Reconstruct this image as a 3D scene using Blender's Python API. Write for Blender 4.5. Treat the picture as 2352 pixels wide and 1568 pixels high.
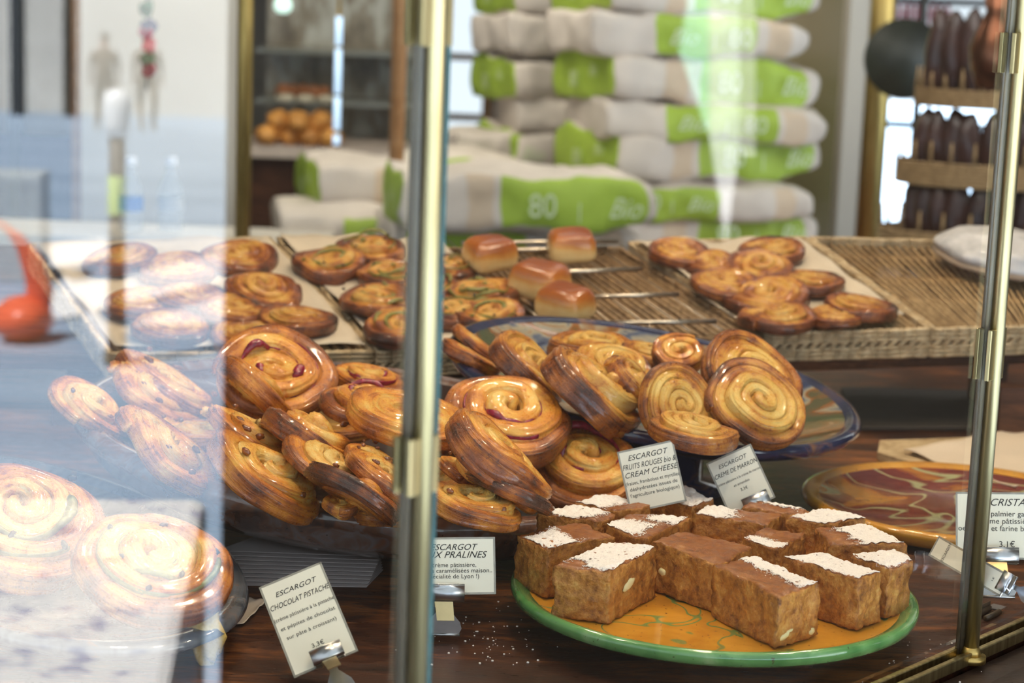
import bpy, bmesh, math, random
import numpy as np
from mathutils import Vector, Matrix, noise
R = math.radians
rnd = random.Random(7)
SC = bpy.context.scene
for o in list(bpy.data.objects): bpy.data.objects.remove(o)
COL = SC.collection

# ------------------------------------------------------------ camera
F = 4500.0; PITCH = R(10); ROLL = R(2.2); EYE = np.array([0, 0, .5])
FW = np.array([0, math.cos(PITCH), -math.sin(PITCH)])
_R0 = np.array([1, 0, 0.]); _U0 = np.array([0, math.sin(PITCH), math.cos(PITCH)])
UP = math.cos(ROLL)*_U0 - math.sin(ROLL)*_R0
RT = math.cos(ROLL)*_R0 + math.sin(ROLL)*_U0
cam = bpy.data.cameras.new('camera'); camo = bpy.data.objects.new('camera', cam); COL.objects.link(camo)
cam.sensor_width = 22.3; cam.lens = F/2352*22.3; cam.clip_start = .02; cam.clip_end = 200
camo.matrix_world = Matrix(((RT[0], UP[0], -FW[0], EYE[0]), (RT[1], UP[1], -FW[1], EYE[1]), (RT[2], UP[2], -FW[2], EYE[2]), (0, 0, 0, 1)))
cam.dof.use_dof = True; cam.dof.focus_distance = 1.58; cam.dof.aperture_fstop = cam.lens/10.0; cam.dof.aperture_blades = 8
SC.camera = camo
SC.view_settings.view_transform = 'Standard'; SC.view_settings.look = 'None'
SC.view_settings.exposure = 0.0; SC.view_settings.gamma = 1

# ------------------------------------------------------------ sky, sun, lamps
w = bpy.data.worlds.new('world'); SC.world = w; w.use_nodes = True
bg = w.node_tree.nodes['Background']; bg.inputs[0].default_value = (.80, .90, 1, 1); bg.inputs[1].default_value = 1.25
def light(name, kind, loc, power, color=(1, 1, 1), size=.1, aim=None, size_y=None):
    l = bpy.data.lights.new(name, kind); l.energy = power; l.color = color
    if kind == 'AREA':
        l.size = size
        if size_y: l.shape = 'RECTANGLE'; l.size_y = size_y
    elif kind == 'SUN': l.angle = size
    else: l.shadow_soft_size = size
    o = bpy.data.objects.new(name, l); COL.objects.link(o); o.location = loc
    if aim is not None: o.rotation_euler = (Vector(aim)-Vector(loc)).to_track_quat('-Z', 'Y').to_euler()
    return o
light('sun', 'SUN', (0, 0, 5), 38, (1, .99, .97), R(.6), (.36, .33, 4.13))
WARM = (1, .80, .56)
light('overhead_fill', 'AREA', (.1, 1.95, 1.5), 5, WARM, 1.1, (.1, 1.9, 0))  # unseen soft lamp added as warm ambient fill above the pastries
for i, (x, y, e) in enumerate([(-.42, 1.70, 9), (.12, 1.45, 11), (.62, 1.95, 12), (.22, 2.25, 11), (-.3, 2.5, 8), (.7, 2.7, 10)]):
    sp_ = light('halogen_spot', 'SPOT', (x, y, 1.35), e*1.3, (1, .81, .57), .03, (x*.8, y, 0)); sp_.data.spot_size = R(125); sp_.data.spot_blend = .6
light('room_panel', 'AREA', (.6, 3.6, 1.55), 29, (1, .97, .92), 1.6, (.4, 5.2, -.1))  # unseen area lamp added in place of daylight on the sacks
light('cabinet_fill', 'AREA', (-.6, 5.6, 1.7), 62, (1, .92, .8), 2.0, (-.4, 6.4, 0))  # unseen area lamp added to lighten the back cabinet
light('right_side_fill', 'AREA', (1.9, 4.0, .8), 9, (.95, .98, 1), 1.0, (.5, 5, .1))  # area lamp added inside the room to light its right side

# ------------------------------------------------------------ geometry helpers
def ray(x, y):
    d = FW*F + RT*(x-1176) + UP*(784-y); return d/np.linalg.norm(d)
def P(x, y, z=0.):
    d = ray(x, y); t = (z-EYE[2])/d[2]; return Vector(EYE + d*t)
def Q(x, y, Y):
    d = ray(x, y); return Vector(EYE + d*(Y/d[1]))
TA = R(13.5); MT = Matrix.Translation((0, 2.2, .104)) @ Matrix.Rotation(TA, 4, 'X'); MTI = MT.inverted()
def TP(x, y, h=0.):
    """point at height h over the tilted plane of the tray tops, in that plane's own coordinates"""
    e = MTI @ Vector(EYE); d = (MTI.to_3x3() @ Vector(ray(x, y))); return e + d*((h-e.z)/d.z)
def tplan(px, py, h): q = TP(px, py, h); return (q.x, q.y)
def plan(px, py, z): p = P(px, py, z); return (p.x, p.y)
def totray(o): o.matrix_world = MT @ o.matrix_basis; return o
def D(x, y, t): return Vector(EYE + ray(x, y)*t)
PN = np.array([.746, -.666, 0.]); PT = np.array([.666, .746, 0.]); P0 = np.array([.365, 1.475, 0.])
def RP(x, y, dist):
    """point seen by reflection in the shop window, at a path length dist from the camera"""
    d = ray(x, y); t = ((P0-EYE)@PN)/(d@PN); h = EYE+d*t; r = d-2*(d@PN)*PN
    return Vector(h + r*(dist-t))
def tag(o, label=None, cat=None, group=None, kind=None):
    if label: o['label'] = label
    if cat: o['category'] = cat
    if group: o['group'] = group
    if kind: o['kind'] = kind
    return o
def link(name, me, parent=None, loc=None, rot=None):
    o = bpy.data.objects.new(name, me); COL.objects.link(o)
    if parent: o.parent = parent
    if loc is not None: o.location = loc
    if rot is not None: o.rotation_euler = rot
    return o
def empty(name, loc=(0, 0, 0), rz=0):
    o = bpy.data.objects.new(name, None); COL.objects.link(o); o.location = loc; o.rotation_euler = (0, 0, rz); o.empty_display_size = .02
    return o
def mesh(name, vs, fs, mats, smooth=True, fm=None):
    me = bpy.data.meshes.new(name); me.from_pydata([tuple(v) for v in vs], [], fs)
    if not isinstance(mats, (list, tuple)): mats = [mats]
    for m in mats: me.materials.append(m)
    if fm: me.polygons.foreach_set('material_index', fm)
    me.polygons.foreach_set('use_smooth', [smooth]*len(me.polygons)); me.update()
    return me
class MB:
    """collects shapes that become one mesh"""
    def __init__(s): s.v = []; s.f = []; s.m = []
    def add(s, vs, fs, mi=0):
        n = len(s.v); s.v += [tuple(v) for v in vs]; s.f += [tuple(i+n for i in f) for f in fs]; s.m += [mi]*len(fs); return s
    def box(s, c, size, rot=None, mi=0, mtx=None):
        hx, hy, hz = size[0]/2, size[1]/2, size[2]/2
        vs = [Vector((x, y, z)) for x in (-hx, hx) for y in (-hy, hy) for z in (-hz, hz)]
        if rot is not None: vs = [rot @ v for v in vs]
        vs = [v+Vector(c) for v in vs]
        return s.add(vs, [(0, 1, 3, 2), (4, 6, 7, 5), (0, 4, 5, 1), (2, 3, 7, 6), (0, 2, 6, 4), (1, 5, 7, 3)], mi)
    def tube(s, a, b, r0, r1=None, n=12, mi=0, caps=True):
        a = Vector(a); b = Vector(b); r1 = r0 if r1 is None else r1
        q = (b-a).to_track_quat('Z', 'Y'); vs = []
        for p, r in ((a, r0), (b, r1)):
            for i in range(n): vs.append(p + q @ Vector((r*math.cos(2*math.pi*i/n), r*math.sin(2*math.pi*i/n), 0)))
        fs = [(i, (i+1) % n, n+(i+1) % n, n+i) for i in range(n)]
        if caps: fs += [tuple(range(n))[::-1], tuple(range(n, 2*n))]
        return s.add(vs, fs, mi)
    def prism(s, pts, z0, z1, mi=0):
        n = len(pts); vs = [(p[0], p[1], z0) for p in pts]+[(p[0], p[1], z1) for p in pts]
        return s.add(vs, [tuple(range(n))[::-1], tuple(range(n, 2*n))]+[(i, (i+1) % n, n+(i+1) % n, n+i) for i in range(n)], mi)
    def lathe(s, prof, n=48, mi=0, c=(0, 0, 0), sx=1, sy=1):
        vs = []; fs = []
        for r, z in prof:
            for i in range(n):
                a = 2*math.pi*i/n; vs.append((c[0]+sx*r*math.cos(a), c[1]+sy*r*math.sin(a), c[2]+z))
        for k in range(len(prof)-1):
            for i in range(n):
                j = (i+1) % n; fs.append((k*n+i, k*n+j, (k+1)*n+j, (k+1)*n+i))
        return s.add(vs, fs, mi)
    def blob(s, c, r, seed=0, sub=2, amp=.25, mi=0, rot=None):
        bm = bmesh.new(); bmesh.ops.create_icosphere(bm, subdivisions=sub, radius=1)
        vs = []
        for v in bm.verts:
            p = v.co.normalized(); k = 1+amp*noise.noise(p*1.7+Vector((seed*3.1, seed*1.7, 0)))
            q = Vector((p.x*r[0]*k, p.y*r[1]*k, p.z*r[2]*k))
            if rot is not None: q = rot @ q
            vs.append(q+Vector(c))
        fs = [tuple(v.index for v in f.verts) for f in bm.faces]; bm.free()
        return s.add(vs, fs, mi)
    def build(s, name, mats, parent=None, smooth=False, bevel=0, loc=None, rot=None):
        o = link(name, mesh(name, s.v, s.f, mats, smooth, s.m), parent, loc, rot)
        if bevel:
            m = o.modifiers.new('bevel', 'BEVEL'); m.width = bevel; m.segments = 2; m.limit_method = 'ANGLE'
        return o

# ------------------------------------------------------------ materials
class NT:
    def __init__(s, name):
        s.m = bpy.data.materials.new(name); s.m.use_nodes = True; s.t = s.m.node_tree; s.b = s.t.nodes['Principled BSDF']; s.out = s.t.nodes['Material Output']
    def n(s, typ, **k):
        x = s.t.nodes.new(typ)
        for a, b in k.items():
            if hasattr(x, a): setattr(x, a, b)
            else: x.inputs[a.replace('_', ' ')].default_value = b
        return x
    def l(s, a, b): s.t.links.new(a, b)
    def coord(s, kind='Object', scale=(1, 1, 1), rot=(0, 0, 0)):
        c = s.n('ShaderNodeTexCoord'); mp = s.n('ShaderNodeMapping'); mp.inputs['Scale'].default_value = scale; mp.inputs['Rotation'].default_value = rot
        s.l(c.outputs[kind], mp.inputs[0]); return mp.outputs[0]
    def noise(s, vec, scale, detail=4, rough=.55, dist=0):
        x = s.n('ShaderNodeTexNoise', Scale=scale, Detail=detail, Roughness=rough, Distortion=dist)
        if vec is not None: s.l(vec, x.inputs['Vector'])
        return x.outputs['Fac']
    def ramp(s, fac, stops, interp='LINEAR'):
        r = s.n('ShaderNodeValToRGB'); r.color_ramp.interpolation = interp
        els = r.color_ramp.elements
        while len(els) < len(stops): els.new(.5)
        for e, (p, c) in zip(els, stops):
            e.position = p; e.color = (*c, 1) if len(c) == 3 else c
        s.l(fac, r.inputs[0]); return r.outputs[0]
    def math(s, op, a, b=None, c=None):
        x = s.n('ShaderNodeMath', operation=op)
        for i, v in enumerate((a, b, c)):
            if v is None: continue
            if isinstance(v, (int, float)): x.inputs[i].default_value = v
            else: s.l(v, x.inputs[i])
        return x.outputs[0]
    def mix(s, fac, a, b):
        x = s.n('ShaderNodeMix', data_type='RGBA')
        for i, v in ((0, fac), (6, a), (7, b)):
            if isinstance(v, (int, float)): x.inputs[i].default_value = v
            elif isinstance(v, tuple): x.inputs[i].default_value = (*v, 1)
            else: s.l(v, x.inputs[i])
        return x.outputs[2]
    def bump(s, h, strength=.5, dist=.002):
        x = s.n('ShaderNodeBump', Strength=strength, Distance=dist); s.l(h, x.inputs['Height']); s.l(x.outputs[0], s.b.inputs['Normal']); return x
    def set(s, color=None, rough=None, metal=None, coat=None, coat_rough=.1, spec=None, sss=None):
        b = s.b.inputs
        if color is not None:
            if isinstance(color, tuple): b['Base Color'].default_value = (*color, 1)
            else: s.l(color, b['Base Color'])
        if rough is not None:
            if isinstance(rough, (int, float)): b['Roughness'].default_value = rough
            else: s.l(rough, b['Roughness'])
        if metal is not None: b['Metallic'].default_value = metal
        if coat is not None: b['Coat Weight'].default_value = coat; b['Coat Roughness'].default_value = coat_rough
        if spec is not None: b['Specular IOR Level'].default_value = spec
        return s
def plain(name, c, rough=.6, metal=0, nscale=30, amt=.12, coat=None, kind='Object', bump=0, bd=.002):
    t = NT(name); v = t.coord(kind); f = t.noise(v, nscale, 5)
    lo = tuple(x*(1-amt) for x in c); hi = tuple(min(1, x*(1+amt)) for x in c)
    t.set(t.ramp(f, [(.3, lo), (.7, hi)]), rough, metal, coat)
    if bump: t.bump(f, bump, bd)
    return t.m
def emis(name, c, st):
    t = NT(name); t.b.inputs['Emission Color'].default_value = (*c, 1); t.b.inputs['Emission Strength'].default_value = st; t.set(c, .5); return t.m
M = {}
def pastry_mat(name, stops, boff=0., rough=.3):
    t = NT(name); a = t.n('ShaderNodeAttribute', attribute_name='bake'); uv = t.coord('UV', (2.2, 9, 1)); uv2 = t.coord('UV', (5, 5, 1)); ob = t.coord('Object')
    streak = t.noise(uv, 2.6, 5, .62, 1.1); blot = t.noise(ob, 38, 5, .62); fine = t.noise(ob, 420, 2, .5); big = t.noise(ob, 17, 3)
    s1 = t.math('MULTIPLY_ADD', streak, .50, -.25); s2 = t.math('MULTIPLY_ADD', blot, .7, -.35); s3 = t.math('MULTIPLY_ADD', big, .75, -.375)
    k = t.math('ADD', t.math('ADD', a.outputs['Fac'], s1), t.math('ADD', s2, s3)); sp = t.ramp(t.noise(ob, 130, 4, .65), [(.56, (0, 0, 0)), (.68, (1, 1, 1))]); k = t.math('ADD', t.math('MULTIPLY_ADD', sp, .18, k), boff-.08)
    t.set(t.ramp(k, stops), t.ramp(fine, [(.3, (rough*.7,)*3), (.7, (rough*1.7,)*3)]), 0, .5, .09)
    h = t.math('ADD', t.math('MULTIPLY', streak, 1.0), t.math('MULTIPLY_ADD', blot, .6, t.math('MULTIPLY', fine, .55)))
    t.bump(h, .6, .0025)
    t.b.inputs['Subsurface Weight'].default_value = .0
    return t.m
GOLD = [(.0, (.90, .62, .20)), (.18, (.86, .46, .085)), (.36, (.74, .28, .03)), (.54, (.50, .145, .014)), (.72, (.26, .060, .008)), (.95, (.06, .018, .006))]
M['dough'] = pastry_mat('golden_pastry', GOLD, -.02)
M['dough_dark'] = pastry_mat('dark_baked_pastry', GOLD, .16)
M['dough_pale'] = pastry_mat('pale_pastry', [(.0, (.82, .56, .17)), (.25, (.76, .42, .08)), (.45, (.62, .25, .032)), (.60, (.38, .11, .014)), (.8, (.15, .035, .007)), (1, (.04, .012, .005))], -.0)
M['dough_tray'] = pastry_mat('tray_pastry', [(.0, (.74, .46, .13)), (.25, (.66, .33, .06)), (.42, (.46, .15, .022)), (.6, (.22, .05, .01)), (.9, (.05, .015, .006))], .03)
M['berry'] = plain('red_berry_filling', (.26, .012, .035), .2, 0, 200, .5, .5, bump=.5)
M['pistachio'] = plain('pistachio_cream', (.22, .20, .045), .35, 0, 200, .3, .3, bump=.4)
M['choc'] = plain('dark_chocolate', (.02, .012, .012), .3, 0, 100, .3)
M['praline'] = plain('caramelised_praline', (.22, .06, .012), .15, 0, 160, .5, .8, bump=.8)
def crumb_mat():
    t = NT('bread_pudding_crumb'); v = t.coord()
    a = t.noise(v, 160, 6, .7); b = t.noise(v, 55, 4, .6); c = t.noise(v, 420, 3, .6)
    vo = t.n('ShaderNodeTexVoronoi', Scale=170.); t.l(v, vo.inputs['Vector'])
    k = t.math('ADD', t.math('MULTIPLY', a, .6), t.math('MULTIPLY', b, .4))
    col = t.ramp(k, [(.34, (.13, .034, .006)), (.43, (.32, .11, .014)), (.52, (.50, .195, .028)), (.61, (.62, .30, .06)), (.72, (.80, .50, .17))])
    t.set(col, .5, 0, .12, .3); h = t.math('ADD', t.math('MULTIPLY', vo.outputs['Distance'], .9), t.math('ADD', a, c)); t.bump(h, .7, .0022); return t.m
M['crumb'] = crumb_mat()
M['crust'] = (lambda t: (t.set(t.ramp(t.noise(t.coord(), 90, 5, .65), [(.3, (.16, .040, .008)), (.5, (.30, .092, .016)), (.7, (.42, .16, .032))]), .3, 0, .3, .25), t.bump(t.noise(t.coord(), 260, 5, .65), .9, .0018), t.m)[-1])(NT('pudding_crust'))
M['sugar'] = plain('powdered_sugar', (.88, .80, .74), .95, 0, 600, .1, bump=.8, bd=.001)
M['white_choc'] = plain('white_chocolate', (.86, .72, .36), .4, 0, 80, .05)
def ceramic(name, base, stops, scale, line=None, lscale=18, rough=.12, spec=.6):
    t = NT(name); v = t.coord(); f = t.noise(v, scale, 3, .5, .8); c = t.ramp(f, stops)
    if line:
        g = t.noise(v, lscale, 1, .4, 1.2); d = t.math('ABSOLUTE', t.math('SUBTRACT', g, .5)); m = t.ramp(d, [(.008, (1, 1, 1)), (.022, (0, 0, 0))]); c = t.mix(m, c, line)
    sp = t.noise(v, 300, 2); c = t.mix(t.ramp(sp, [(.68, (0, 0, 0)), (.74, (1, 1, 1))]), c, (.06, .03, .015))
    t.set(c, rough, 0, .6, .06, spec); t.bump(t.noise(v, 60, 3), .25, .002); return t.m
M['ochre'] = ceramic('ochre_glaze', None, [(.3, (.62, .25, .02)), (.7, (.78, .37, .035))], 20, (.20, .28, .07), 16)
M['green_glaze'] = ceramic('green_glaze', None, [(.3, (.06, .20, .05)), (.55, (.14, .33, .10)), (.75, (.30, .46, .20))], 25)
M['burgundy'] = ceramic('burgundy_glaze', None, [(.40, (.13, .014, .010)), (.55, (.22, .030, .013)), (.60, (.46, .17, .02)), (.7, (.56, .25, .03))], 9, (.42, .40, .20), 9)
M['ochre_rim'] = ceramic('ochre_rim_glaze', None, [(.3, (.58, .24, .02)), (.7, (.70, .34, .04))], 20)
M['blue_in'] = ceramic('blue_marbled_glaze', None, [(.36, (.02, .03, .09)), (.44, (.11, .13, .18)), (.50, (.36, .31, .22)), (.55, (.26, .10, .025)), (.62, (.10, .09, .04)), (.7, (.07, .09, .035))], 18, None, rough=.08)
M['blue_rim'] = ceramic('dark_blue_glaze', None, [(.3, (.012, .016, .05)), (.6, (.03, .035, .09)), (.75, (.20, .10, .06))], 30)
M['terra_in'] = ceramic('dark_brown_glaze', None, [(.3, (.035, .018, .014)), (.6, (.09, .035, .02)), (.75, (.14, .12, .13))], 24)
M['terra_out'] = ceramic('terracotta_rim_glaze', None, [(.35, (.07, .045, .04)), (.5, (.17, .075, .045)), (.62, (.20, .15, .14)), (.75, (.26, .10, .05))], 40, rough=.14)
M['grey_glaze'] = ceramic('grey_glaze', None, [(.35, (.17, .15, .135)), (.6, (.30, .27, .23)), (.75, (.36, .15, .07))], 30)
M['grey_rim'] = ceramic('slate_glaze', None, [(.35, (.05, .06, .075)), (.6, (.14, .15, .17)), (.75, (.3, .16, .08))], 30)
def wood(name, dark, mid, light_, rot=0, sc=(2, 22, 22), rough=.35, plank=None):
    t = NT(name); v = t.coord('Object', sc, (0, 0, rot)); a = t.noise(v, 3, 7, .7, 1.0); b = t.noise(t.coord('Object', (1, 1, 1)), 4, 3); fine = t.noise(t.coord('Object', (sc[0]*3, sc[1]*3, sc[2]*3), (0, 0, rot)), 9, 5, .7)
    k = t.math('MULTIPLY_ADD', b, .35, t.math('MULTIPLY_ADD', a, .5, t.math('MULTIPLY', fine, .25)))
    t.set(t.ramp(k, [(.40, dark), (.54, mid), (.68, light_)]), t.ramp(fine, [(.3, (rough*.8,)*3), (.7, (rough*1.5,)*3)]), 0, 0, .2, .28); t.bump(t.math('ADD', a, fine), .3, .0012); return t.m
M['table'] = wood('worn_dark_tabletop', (.012, .006, .004), (.055, .018, .008), (.34, .12, .034), R(-62), (2.5, 14, 14), .30)
M['darkwood'] = wood('dark_brown_board', (.02, .010, .006), (.06, .024, .013), (.16, .065, .03), 0)
M['sillwood'] = wood('sill_dark_wood', (.02, .012, .008), (.045, .025, .016), (.09, .05, .03), R(45), rough=.3)
M['orangewood'] = wood('orange_brown_wood', (.20, .09, .03), (.34, .17, .07), (.45, .26, .12), 0)
M['brass'] = (lambda t: (t.set(t.ramp(t.noise(t.coord('Object', (60, 60, 3)), 3, 4), [(.35, (.27, .21, .095)), (.65, (.47, .38, .19))]), .36, 1), t.m)[-1])(NT('worn_brass'))
M['brass_back'] = (lambda t: (t.set(t.ramp(t.noise(t.coord('Object', (30, 30, 3)), 3, 4), [(.35, (.40, .27, .08)), (.65, (.62, .44, .15))]), .4, 1), t.m)[-1])(NT('yellow_brass'))
M['steel'] = plain('brushed_steel', (.55, .55, .56), .28, 1, 60, .15)
M['brown_metal'] = plain('bronzed_metal', (.07, .05, .03), .4, 0, 40, .2)
M['goldclip'] = plain('brass_clip_plate', (.72, .56, .30), .3, 1, 60, .12)
def glass_mat():
    t = NT('window_glass'); lw = t.n('ShaderNodeLayerWeight', Blend=.5)
    p = t.math('POWER', lw.outputs['Facing'], 5.0); k = t.math('MULTIPLY_ADD', p, .96, .042)
    tr = t.n('ShaderNodeBsdfTransparent'); tr.inputs[0].default_value = (.985, .995, .985, 1); gl = t.n('ShaderNodeBsdfGlossy', Roughness=0.0); gl.inputs[0].default_value = (1, 1, 1, 1)
    mx = t.n('ShaderNodeMixShader'); t.l(k, mx.inputs[0]); t.l(tr.outputs[0], mx.inputs[1]); t.l(gl.outputs[0], mx.inputs[2]); t.l(mx.outputs[0], t.out.inputs[0]); return t.m
M['glass'] = glass_mat()
M['glass_edge'] = plain('green_glass_edge', (.05, .10, .095), .15, 0, 40, .3, .5)
M['card'] = plain('cream_card', (.80, .76, .63), .35, 0, 20, .02, .5)
M['plastic'] = plain('clear_laminate_edge', (.32, .30, .25), .12, 0, 60, .3, .8)
M['ink'] = plain('black_ink', (.015, .013, .012), .5, 0, 20, .05)
M['parch'] = plain('baking_parchment', (.56, .47, .36), .7, 0, 14, .12, bump=.3, bd=.01)
M['paper'] = plain('cream_paper', (.70, .57, .44), .7, 0, 14, .06, bump=.2, bd=.01)
M['paper_grey'] = plain('white_paper', (.55, .50, .50), .6, 0, 12, .06, bump=.2, bd=.01)
def wicker(name, a, b, sc):
    t = NT(name); v = t.coord('Object', sc); f = t.noise(v, 4, 4, .6); g = t.noise(t.coord(), 120, 3)
    k = t.math('MULTIPLY_ADD', g, .4, t.math('MULTIPLY', f, .6)); t.set(t.ramp(k, [(.35, a), (.65, b)]), .55); t.bump(g, .4, .001); return t.m
M['straw'] = wicker('straw_wicker', (.36, .24, .12), (.66, .50, .30), (8, 8, 60))
M['cane'] = wicker('brown_cane', (.26, .15, .06), (.56, .37, .18), (30, 4, 30))
M['cane_dark'] = wicker('dark_cane', (.17, .095, .04), (.38, .24, .12), (30, 30, 30))
M['wire'] = plain('tinned_wire', (.62, .55, .45), .3, 1, 60, .1)
M['sack'] = plain('flour_sack_paper', (.62, .55, .48), .75, 0, 7, .12, bump=.3, bd=.02)
M['sack_green'] = plain('lime_green_print', (.34, .48, .05), .6, 0, 8, .15, bump=.3, bd=.02)
M['sack_tan'] = plain('tan_print', (.60, .47, .34), .75, 0, 7, .08)
M['white_ink'] = plain('white_print', (.58, .68, .42), .7, 0, 20, .05)
M['bun'] = (lambda t: (t.set(t.ramp(t.math('MULTIPLY_ADD', t.noise(t.coord(), 30, 3), .35, t.n('ShaderNodeSeparateXYZ').outputs[2]), [(0, (1, 1, 1)), (1, (1, 1, 1))]), .3), t.m)[-1])(NT('bun_placeholder'))
bpy.data.materials.remove(M['bun'])
def bun_mat():
    t = NT('brioche_crust'); a = t.n('ShaderNodeAttribute', attribute_name='bake'); k = t.math('MULTIPLY_ADD', t.noise(t.coord(), 60, 4), .3, a.outputs['Fac'])
    t.set(t.ramp(k, [(.15, (.84, .58, .25)), (.4, (.66, .30, .07)), (.62, (.42, .13, .02)), (1, (.26, .06, .010))]), .28, 0, .5, .15); t.bump(t.noise(t.coord(), 90, 3), .3, .002); return t.m
M['bun'] = bun_mat()
M['cream_wall'] = plain('cream_plaster', (.56, .52, .45), .8, 0, 2, .05)
M['olive_wall'] = (lambda t: (t.set(t.ramp(t.noise(t.coord('Object', (.4, .4, 2.2)), 2.2, 2), [(.40, (.30, .25, .15)), (.60, (.22, .19, .075))]), .7), t.m)[-1])(NT('olive_brown_plaster'))
M['brown_wall'] = plain('grey_brown_wall', (.22, .19, .15), .5, 0, 3, .3)
M['ceil'] = plain('ceiling_plaster', (.22, .19, .15), .8, 0, 2, .05)
M['floor'] = plain('tiled_floor', (.26, .22, .18), .5, 0, 3, .15)
M['facade'] = plain('sunlit_cream_facade', (.74, .70, .64), .9, 0, .6, .08)
M['street'] = (lambda t: (t.set(t.ramp(t.noise(t.coord('Object', (1, .25, 1)), 1.2, 5), [(.35, (.22, .31, .43)), (.65, (.36, .46, .60))]), .8), t.m)[-1])(NT('blue_grey_paving'))
M['darkfront'] = NT('dark_shopfront_paint').set((.012, .010, .008), .9, 0, 0, .1, .05).m
M['stone'] = (lambda t: (t.set(t.ramp(t.noise(t.coord(), 22, 4, .6), [(.33, (.42, .42, .55)), (.45, (.82, .80, .80)), (.7, (.88, .86, .84))]), .5), t.m)[-1])(NT('speckled_pale_stone'))
M['cloth'] = plain('white_tablecloth', (.80, .80, .84), .9, 0, 5, .05)
M['black'] = plain('black_paint', (.012, .012, .012), .4, 0, 20, .2)
M['bollard'] = plain('brown_bollard_paint', (.055, .035, .025), .5, 0, 20, .2)
M['white'] = plain('white_paint', (.85, .85, .88), .4, 0, 20, .03)
M['orange'] = plain('orange_plastic', (.80, .12, .05), .35, 0, 20, .05)
M['bread'] = plain('orange_bread_crust', (.80, .32, .07), .5, 0, 18, .5, bump=.5, bd=.01)
M['dark_bread'] = plain('dark_brown_crust', (.045, .016, .011), .35, 0, 12, .5, .3)
M['copper'] = plain('copper', (.22, .09, .05), .3, 1, 12, .3)

# ------------------------------------------------------------ the setting
def ppt(t): return P0 + PT*t
def struct(o, **k): o['kind'] = 'structure'; return o
# sill and display table behind the glass line
a0, a1 = ppt(-2.2), ppt(1.55)
tb = MB(); tb.prism([tuple(a0[:2]), tuple(a1[:2]), (1.6, 2.9), (1.2, 3.5), (-1.6, 3.5), (-1.6, a0[1])], -.035, 0)
t = empty('display_table', (0, 2.2, -.85)); tag(t, 'dark worn wooden display table carrying all the pastry platters behind the window', 'table')
o = tb.build('tabletop', M['table'], t, bevel=.002); o.location = (0, -2.2, .85)
for x, y in ((-1.3, 3.2), (1.0, 3.2), (-1.4, .5), (.4, 1.8)):
    MB().box((x, y-2.2, .4), (.07, .07, .8)).build('leg', M['darkwood'], t)
# outer sill: a rounded moulding outside the glass
sl = MB(); prof = [(0, -.035), (.0, -.006), (.03, -.004), (.055, .002), (.075, -.004), (.088, -.02), (.09, -.06), (.04, -.12), (0, -.12)]
vs = []
for tt in (-2.2, 1.55):
    b = ppt(tt)
    for d, z in prof: vs.append((b[0]+PN[0]*(d+.004), b[1]+PN[1]*(d+.004), z))
n = len(prof); sl.add(vs, [(i, (i+1) % n, n+(i+1) % n, n+i) for i in range(n)]+[tuple(range(n)), tuple(range(n, 2*n))[::-1]])
struct(sl.build('trim_1', M['sillwood'], bevel=.003))
# glass line: panes, posts, rail
wn = empty('window_1', tuple(ppt(-.3))); struct(wn)
IW = Matrix.Translation(-Vector(ppt(-.3)))
ROTP = Matrix.Rotation(math.atan2(PT[1], PT[0]), 3, 'Z')
def wbuild(mb, name, mat, smooth=False, bevel=0): 
    o = mb.build(name, mat, wn, smooth, bevel); o.location = -Vector(ppt(-.3)); return o
tC = -.621
for u, v in ((-2.2, tC-.006), (tC+.006, -.006), (.006, 1.5)):
    c = ppt((u+v)/2); wbuild(MB().box((c[0], c[1], .66), (v-u, .004, 1.28), ROTP), 'glass_pane', M['glass'])
    # visible greenish cut edges
    for e, sgn in ((u+(.007 if u > -1 else 0), 1),):
        if -2 < e < 1.4:
            q = ppt(e); wbuild(MB().box((q[0], q[1], .66), (.003, .0046, 1.28), ROTP), 'glass_edge', M['glass_edge'])
def post(tt, r, clipzs, foot=True):
    c = ppt(tt); pn = Vector(PN); pt = Vector(PT)
    f = Vector(c)+pn*.0045+pt*.001; b_ = Vector(c)-pn*.0045
    wbuild(MB().tube(f+Vector((0, 0, .0)), f+Vector((0, 0, 1.3)), r, n=20), 'post', M['brass'], True)
    wbuild(MB().tube(b_+Vector((0, 0, .0)), b_+Vector((0, 0, 1.3)), r*.72, n=14), 'back_post', M['brown_metal'], True)
    wbuild(MB().tube(b_-pt*r*.9+Vector((0, 0, .0)), b_-pt*r*.9+Vector((0, 0, 1.3)), r*.3, n=10), 'back_rod', M['brown_metal'], True)
    for z0, z1 in clipzs:
        m = MB(); cc = Vector(c)
        m.box(cc+pn*.005+Vector((0, 0, (z0+z1)/2)), (r*4.2, .0035, z1-z0), ROTP); m.box(cc-pn*.005+Vector((0, 0, (z0+z1)/2)), (r*4.2, .0035, z1-z0), ROTP)
        wbuild(m, 'glass_clip', M['brass'], bevel=.0006)
    if foot:
        m = MB(); m.tube(f, f+Vector((0, 0, .005)), r*2.1, n=24); m.tube(f+Vector((0, 0, .004)), f+Vector((0, 0, .012)), r*1.5, r*1.05, n=24); wbuild(m, 'post_foot', M['brass_back'], True)
def zat(x, y, tt):
    d = ray(x, y); c = ppt(tt); k = math.hypot(c[0], c[1])/math.hypot(d[0], d[1]); return .5+d[2]*k
post(tC, .0053, [(zat(970, 1130, tC), zat(970, 1000, tC)), (zat(985, 105, tC), .9)])
post(0, .0056, [(zat(2255, 868, 0), zat(2265, 752, 0)), (zat(2320, 168, 0), zat(2330, 75, 0))])
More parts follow.
